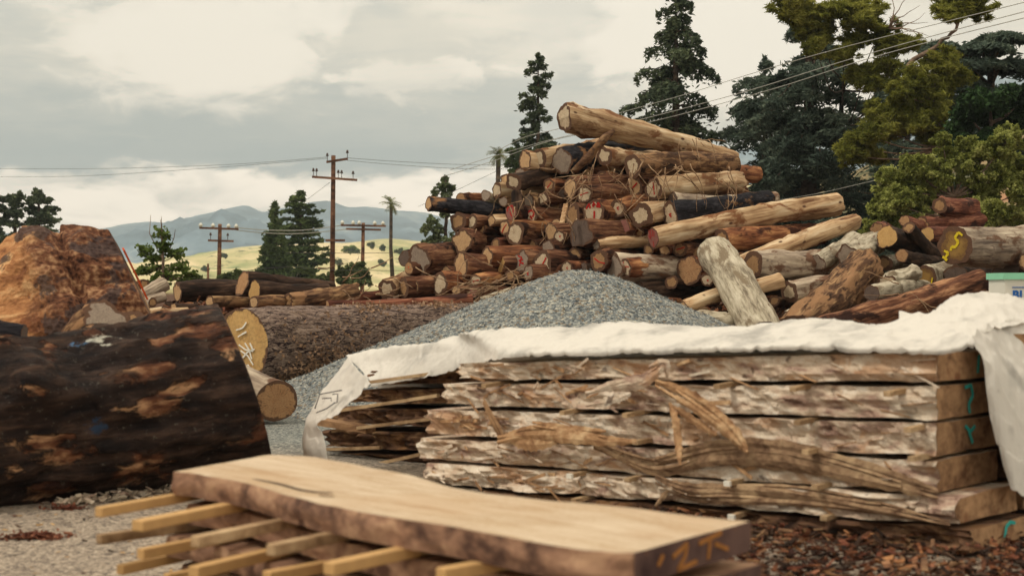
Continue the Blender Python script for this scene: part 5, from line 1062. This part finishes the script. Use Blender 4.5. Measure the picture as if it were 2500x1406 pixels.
# ------------------------------------------------------------------ near stack: planed plank on spacers
def plank_mat(s, b):
    o = s.coord(); sep = s.node('ShaderNodeSeparateXYZ'); rt = s.node('ShaderNodeMapping'); s.put(rt.inputs['Vector'], o); rt.inputs['Rotation'].default_value = (0, 0, math.radians(46)); ol = rt.outputs[0]; n = s.noise(s.map(ol, (.35, 1.6, 1)), 5, 6, .62, None, .9); n2 = s.noise(o, 60, 3, .6); n3 = s.noise(o, 1.6, 3, .5)
    c = s.ramp(s.math('ADD', s.math('MULTIPLY', n, .7), s.math('MULTIPLY', n2, .3)), [(.38, srgb('b39a7b')), (.5, srgb('c4b096')), (.62, srgb('cfbda4'))]); c = s.mix(s.math('MULTIPLY', s.step(n3, .5, .66), .35), c, srgb('b59470'))
    gr = s.math('MULTIPLY', s.noise(s.map(ol, (.25, 5, 1)), 14, 5, .65, None, .6), s.math('ADD', .85, s.math('MULTIPLY', s.noise(s.map(ol, (9, .3, 1)), 9, 2, .5), .35))); c = s.mix(s.math('MULTIPLY', s.step(gr, .48, .64), .38), c, srgb('95704c'))
    kn = s.voro(s.map(ol, (.8, 2.2, 1)), 1.7); c = s.mix(s.math('MULTIPLY', s.step(kn, .10, .03), .6), c, srgb('6e4a30'))
    s.put(b.inputs['Base Color'], c); s.bump(n2, .15, .003); b.inputs['Roughness'].default_value = .75
M['plank'] = material('planed_oak', plank_mat)
M['liveedge'] = bark_mat('live_edge', ('553f36', '93715c', 'bd9a7c'), .5, 9, '5a4034', .58, 5, .5, .02)
def endm(s, b):
    o = s.coord(); n = s.noise(o, 6, 5, .6); n2 = s.noise(s.map(o, (1, 1, .5)), 11, 4, .6)
    c = s.ramp(n, [(.35, srgb('3c2c2c')), (.6, srgb('66504a'))]); c = s.mix(s.math('MULTIPLY', s.step(n2, .60, .66), .6), c, srgb('9a6838')); s.put(b.inputs['Base Color'], c)
M['sealed'] = material('sealed_end', endm)
NE = [(424, 1151), (500, 1160), (584, 1176), (712, 1211), (776, 1227), (936, 1259), (1100, 1284), (1300, 1322), (1440, 1343), (1548, 1349)]
FE = [(658, 1109), (744, 1112), (798, 1119), (900, 1138), (1000, 1157), (1100, 1186), (1180, 1201), (1340, 1219), (1540, 1237), (1700, 1258), (1836, 1271)]
def plank(label, z, th, inset, seed, mat, shift=(0, 0)):
    n = 70; a = catmull(NE, n); b = catmull(FE, n); b0 = G(1000, 1200, z); root = thing('wood_plank', label, 'plank', b0, 'planks stacked on sticks in the foreground'); top = []; nr = 10
    for i in range(n):
        p, q = G(*a[i], .549), G(*b[i], .549); q.z = p.z = z; dr = (q - p); p = p + dr * inset + Vector((shift[0], shift[1], 0)); q = q - dr * .02 + Vector((shift[0], shift[1], 0)); w_ = .012 * mn.fractal(Vector((i * .14, seed, 0)), .6, 2, 4); p = p + dr.normalized() * w_
        top.append([p + (q - p) * (k / nr) - b0 for k in range(nr + 1)])
    v = []; f = []
    for i in range(n):
        for k in range(nr + 1): v.append(top[i][k] + Vector((0, 0, .002 * mn.noise(Vector((i * .3, k * .7, seed))))))
    T = len(v)
    f = [(i * (nr + 1) + k, (i + 1) * (nr + 1) + k, (i + 1) * (nr + 1) + k + 1, i * (nr + 1) + k + 1) for i in range(n - 1) for k in range(nr)]
    fb_ = [tuple(q + T for q in x[::-1]) for x in f]; v2 = v + [p - Vector((0, 0, th)) for p in v]
    mesh_obj('board', v2, f + fb_, M[mat], root)
    def side(idx, nm, mt_, bul):
        K = 6; vv = []
        for m_, i in enumerate(idx):
            p = v[i]; o2 = v[idx[min(m_ + 1, len(idx) - 1)]] - v[idx[max(m_ - 1, 0)]]; nn = Vector((o2.y, -o2.x, 0)).normalized()
            for k in range(K + 1):
                u = k / K; nzz = mn.fractal(Vector((p.x * 7 + seed, p.y * 7, u * 1.4)), .6, 2.1, 4); vv.append(p - Vector((0, 0, th * u)) + nn * (.0015 + bul * (math.sin(PI * u) * .6 + max(-.5, nzz) * math.sin(PI * min(1, u * 1.0)) * 1.0)))
        ff = [(m_ * (K + 1) + k, m_ * (K + 1) + k + 1, (m_ + 1) * (K + 1) + k + 1, (m_ + 1) * (K + 1) + k) for m_ in range(len(idx) - 1) for k in range(K)]
        return mesh_obj(nm, vv, ff, M[mt_], root)
    side([i * (nr + 1) for i in range(n)], 'bark_edge', 'liveedge', .014); side([(n - 1 - i) * (nr + 1) + nr for i in range(n)], 'bark_edge', 'liveedge', .014)
    e = side([(n - 1) * (nr + 1) + k for k in range(nr + 1)], 'sawn_end', 'sealed', .001); side([nr - k for k in range(nr + 1)], 'sawn_end', 'sealed', .001)
    return root, v, nr, n, th, e
pr, pv, nr, pn, pth, pend = plank('long smooth honey-coloured plank on top of the foreground stack', .549, .082, 0, 1, 'plank')
# ochre letters on its sealed end
e0, e1 = pv[(pn - 1) * (nr + 1)], pv[(pn - 1) * (nr + 1) + nr]; edir = (e1 - e0).normalized(); en = Vector((edir.y, -edir.x, 0))
if en.y > 0: en = -en
for (a, b_, c_, d_) in [(.30, .55, .42, .85), (.42, .85, .40, .45), (.40, .45, .34, .1), (.34, .1, .5, .2), (.52, .75, .72, .9), (.62, .8, .60, .15), (.66, .6, .78, .3), (.22, .7, .18, .4)]:
    q = lambda u, w_: e0 + (e1 - e0) * u - Vector((0, 0, pth * (1 - w_))) + en * .004
    mb = MB(); mb.bar(q(a, b_), q(c_, d_), .012, .003, en); mb.build('paint_mark', M['p_ochre'], pend, False)
# the split on the plank's surface
mb = MB(); sp_ = [G(x, y, .5515) - pr.location for x, y in [(618, 1168), (680, 1180), (740, 1196), (800, 1203)]]; q = catmull([tuple(p) for p in sp_], 16)
for i in range(15): w_ = .012 * math.sin(PI * (i + .6) / 16); mb.bar(q[i], q[i + 1], w_, .002)
for x0, y0, x1, y1 in ((760, 1200, 812, 1202), (780, 1209, 815, 1211)): mb.bar(G(x0, y0, .5515) - pr.location, G(x1, y1, .5515) - pr.location, .004, .002)
mb.build('split', flat('split_dark', '2c1d15'), pr, False)
plank('rough brown plank second from the top of the foreground stack', .549 - .118, .075, .06, 2, 'liveedge', (.03, 0))
plank('rough brown plank third from the top of the foreground stack', .549 - .228, .075, .03, 3, 'liveedge', (-.03, -.01))
plank('rough brown plank at the bottom of the foreground stack', .549 - .338, .075, .08, 4, 'liveedge', (.0, .01))
for k in range(3):
    mb = MB(); c = G(560 + 420 * k, 1150 + 70 * k, .549); mb.box((0, 0, 0), (.14, .55, .19), Matrix.Rotation(-.4, 3, 'Z')); o = mb.build('timber_block', M['slabd'], None, False); o.location = (c.x + .1, c.y - .05, .095)
    tag(o, 'dark timber block carrying the foreground planks', 'block', 'blocks under the foreground planks')
SK = [(240, 1250, 445, 1213, .452, .035, 'longest pale stick at the far left of the top gap', 'sticky'), (335, 1283, 562, 1238, .452, .05, 'thick yellow stick, second from the left in the top gap', 'sticky'), (475, 1322, 680, 1280, .452, .036, 'third stick from the left in the top gap, greyish', 'stick'),
      (660, 1342, 800, 1313, .452, .036, 'fourth stick from the left in the top gap, greyish', 'stick'), (802, 1388, 975, 1350, .452, .042, 'fifth stick in the top gap with a bright rounded end', 'sticky'), (1075, 1402, 1185, 1382, .452, .04, 'rightmost stick in the top gap at the lower picture edge', 'sticky'),
      (240, 1316, 445, 1286, .342, .034, 'brown stick of the second gap, far left', 'stick'), (342, 1352, 480, 1325, .342, .034, 'second stick from the left in the second gap', 'sticky'), (472, 1396, 665, 1350, .342, .044, 'third stick in the second gap with a square end', 'sticky'), (650, 1408, 800, 1380, .342, .04, 'fourth stick in the second gap, cut by the lower edge', 'sticky'),
      (292, 1390, 465, 1352, .232, .034, 'orange-tipped stick of the lowest gap at the left', 'sticky'), (405, 1412, 560, 1385, .232, .034, 'lowest stick at the bottom edge left of centre', 'sticky')]
for (x0, y0, x1, y1, z, w_, lab, mt_) in SK:
    a = G(x0, y0, z); b = G(x1, y1, z); b = a + (b - a) * 1.9; mb = MB(); mb.bar(Vector((0, 0, 0)), b - a, w_, .034); o = mb.build('spacer_stick', M[mt_], None, False); o.location = a
    m = o.modifiers.new('bevel', 'BEVEL'); m.width = .004; m.segments = 2; tag(o, lab, 'stick', 'spacer sticks of the foreground planks')

# ------------------------------------------------------------------ white box with blue letters
br_ = thing('white_box', 'white carton with a green lid and a blue letter at the right border', 'box', P(2500, 745, 12)); bl = br_.location; M['white'] = flat('box_white', 'dcd8cc', .6, .05); M['mint'] = flat('lid_green', '8fcfae', .5, .05); M['blue'] = flat('letter_blue', '2b62a8', .6, .05)
mb = MB(); w_ = .42; mb.box((.03, .2, .10), (w_ * .92, .4, .26)); mb.build('body', M['white'], br_, False); mb = MB(); mb.box((.03, .2, .245), (w_, .44, .055)); mb.build('lid', M['mint'], br_, False)
t = bpy.data.curves.new('t', 'FONT'); t.body = 'BI'; t.size = .105; t.extrude = .002; t.offset = .004; to = bpy.data.objects.new('t', t); C.objects.link(to); bpy.context.view_layer.update(); me = bpy.data.meshes.new_from_object(to.evaluated_get(bpy.context.evaluated_depsgraph_get())); bpy.data.objects.remove(to)
me.materials.clear(); me.materials.append(M['blue']); lo = bpy.data.objects.new('letters', me); C.objects.link(lo); lo.parent = br_; lo.location = (-.10, -.005, .05); lo.rotation_euler = (PI / 2, 0, 0)
mb = MB(); mb.bar((-.1, -.004, .15), (.15, -.004, .15), .004, .008); mb.build('blue_line', M['blue'], br_, False)

# ------------------------------------------------------------------ loose bark, chips and fibres
def chips(name, label, n, place, size, mats, seed, cat='wood chips', lying=.5, thin=.16):
    rd = random.Random(seed); mb = MB()
    for _ in range(n):
        p, up = place(rd); L = size * rd.uniform(.4, 1.6); R = (Matrix.Rotation(rd.uniform(0, 6.28), 3, 'Z') @ Matrix.Rotation(rd.gauss(0, lying), 3, 'Y') @ Matrix.Rotation(rd.gauss(0, lying), 3, 'X')); mb.box(p, (L, L * rd.uniform(.12, .4), L * thin * rd.uniform(.3, 1)), R, rd.randrange(len(mats)), L * .07)
    o = mb.build(name, [M[m] for m in mats], None, False); return tag(o, label, cat, kind='stuff')
def near_place(rd):
    x = rd.uniform(.55, 3.2); y = rd.uniform(4.0, 7.4); return Vector((x, y, ground_z(x, y) + rd.uniform(.0, .07) + .05 * max(0, mn.noise(Vector((x * 2, y * 2, 0)))))), None
chips('bark_chips', 'litter of red-brown bark chips on the ground before the sheeted stack', 9000, near_place, .045, ['red', 'orange', 'brown', 'dark', 'dark', 'slabd'], 1, lying=.3)
def pile_place(rd):
    x = rd.uniform(-6, 6.5); y = rd.uniform(19.5, 25.5); return Vector((x, y, ground_z(x, y) + rd.uniform(0, .08))), None
chips('bark_litter', 'shredded red-brown bark covering the ground at the foot of the log pile', 5200, pile_place, .22, ['red', 'brown', 'orange', 'dark'], 2, lying=.45)
def left_place(rd):
    x = rd.uniform(-5.5, -1.0); y = rd.uniform(5.6, 9.6); return Vector((x, y, ground_z(x, y) + .006)), None
chips('wood_crumbs', 'scattered small wood crumbs on the near gravel', 700, left_place, .022, ['red', 'sticky', 'dark', 'stick'], 3, lying=.15)
def heap_place(cx, cy, s_):
    def f(rd): x, y = rd.gauss(cx, s_ * 1.6), rd.gauss(cy, s_ * .7); return Vector((x, y, ground_z(x, y) + abs(rd.gauss(0, .012)))), None
    return f
q = G(85, 1313, 0); chips('bark_pile', 'small dark red heap of bark dust on the gravel at the lower left', 300, heap_place(q.x, q.y, .045), .03, ['red'], 4, lying=.4)
q = G(165, 1243, 0); chips('bark_pile', 'tiny dark red patch of bark dust close to the black trunk', 130, heap_place(q.x, q.y, .035), .025, ['red'], 5, lying=.4)
def scrap(rd): t = rd.random(); p = G(150 + 290 * t, 1232 - 40 * t, 0); return Vector((p.x + rd.gauss(0, .04), p.y - .05 + rd.gauss(0, .03), abs(rd.gauss(0, .02)))), None
chips('grey_crust', 'broken grey crust lying along the foot of the black trunk', 260, scrap, .05, ['slab', 'grey'], 6, lying=.3)
rd = random.Random(12); rng = np.random.default_rng(12); cs = []
A = Vector(great.location); X = Vector(great.matrix_world.col[0][:3]) if False else None
th_ = math.radians(36); D = Vector((math.sin(th_), math.cos(th_), 0)); Yv = Vector((0, 0, 1)).cross(D)
for (t0, a0, ra, rt, n) in [(1.0, -2.55, .35, .35, 700), (.6, -2.2, .25, .2, 200), (2.2, 2.0, .15, .3, 220), (3.6, 1.9, .12, .3, 220), (1.6, 2.7, .3, .5, 160), (1.2, -2.75, .3, .6, 300)]:
    for _ in range(int(n * .6)):
        a = a0 + rng.normal() * ra; t = t0 + rng.normal() * rt; R = .50 + rng.uniform(0, .05)
        if t > .1: cs.append(tuple(D * t + Yv * (-R * math.cos(a) * -1) + Vector((0, 0, R * math.sin(a)))))
M['dryleaf'] = leaf_mat('dry_leaves', '6e5642', '957860', 'c2a488', 3, .2)
v, f = leaves(np.array(cs), .035, rng, 1.6, .8)
o = mesh_obj('dry_vine', v, f, M['dryleaf'], None, False); o.location = A; tag(o, 'dry curled leaves of a dead vine clinging to the great furrowed trunk', 'dry leaves', kind='stuff')
mb = MB()
for k in range(46):
    a = rd.choice([-2.6, -2.3, 2.6, 3.0, -2.9]) + rd.gauss(0, .2); t = rd.uniform(.3, 5); pts = []
    for j in range(8): t += rd.uniform(.02, .10); a += rd.gauss(0, .13); R = .52 + .02 * rd.random(); pts.append(D * t + Yv * (R * math.cos(a)) + Vector((0, 0, R * math.sin(a))))
    mb.tube(pts, .0045, 4)
o = mb.build('vine_stems', M['twig']); o.location = A; tag(o, 'thin dead vine stems creeping over the great furrowed trunk', 'vine', kind='stuff')
# tangles of stringy bark on the tall pile
def tangle(label, px, py, n, spread, length, d, seed, bias=(0, -1)):
    rd = random.Random(seed); mb = MB(); b0 = P(px, py, d)
    for _ in range(n):
        p = Vector((rd.gauss(0, spread), rd.gauss(0, .15), rd.gauss(0, spread * .5))); ang = math.atan2(bias[1], bias[0]) + rd.gauss(0, .5); pts = [p]
        for j in range(6): ang += rd.gauss(0, .25); st = length * rd.uniform(.1, .22); p = p + Vector((math.cos(ang) * st, rd.gauss(0, .03), math.sin(ang) * st)); pts.append(p)
        mb.tube(pts, [rd.uniform(.006, .016) * (1 - .12 * j) for j in range(7)], 4)
    o = mb.build('bark_fibres', M['peel']); o.location = b0; tag(o, label, 'bark fibres', kind='stuff')
tangle('golden bark fibres trailing down over the logs below the topmost one', 1640, 410, 10, .16, .9, 25.7, 1, (-.2, -1))
tangle('bark fibres wound round the topmost log', 1690, 345, 7, .12, .5, 25.9, 2, (.3, -1))
tangle('bark fibres hanging over the pile right of its middle', 1745, 420, 8, .2, .7, 25.8, 3, (.4, -1))
tangle('loose bark fibres hanging beneath the second row of logs', 1535, 440, 19, .5, .6, 25.8, 4)
tangle('bark fibres in the upper left of the pile', 1410, 430, 16, .35, .6, 25.7, 5)
tangle('bark fibres in the middle of the pile', 1350, 510, 16, .5, .6, 25.6, 6)
tangle('sparse bark fibres left of the pile centre', 1290, 480, 10, .3, .6, 25.8, 7)
tangle('shredded bark at the foot of the pile behind the gravel', 1240, 705, 54, .35, .7, 23.4, 8, (-1, -.5))
tangle('shredded bark between the low row and the pile', 885, 722, 25, .35, .5, 23.6, 9, (1, -.3))
tangle('dry twigs lying over the long red-brown log on the right', 2300, 735, 12, .5, .6, 22.0, 10, (-1, .2))
mb = MB(); a = P(1395, 425, 25.6); pts = [(1400, 420), (1440, 380), (1478, 335), (1500, 318)]; mb.tube([P(x, y, 25.9) - a for x, y in pts], [.05, .09, .08, .03], 7, rough=.25); o = mb.build('bark_slab', M['slabd']); o.location = a; tag(o, 'broken bark slab leaning up against the topmost log', 'bark')
mb = MB(); a = P(1375, 470, 25.2); mb.bar(P(1382, 498, 25.2) - a, P(1372, 545, 25.1) - a, .09, .03); o = mb.build('splinter', M['shred'], None, False); o.location = a; tag(o, 'bright upright splinter left of the big red-scrawled log', 'splinter')
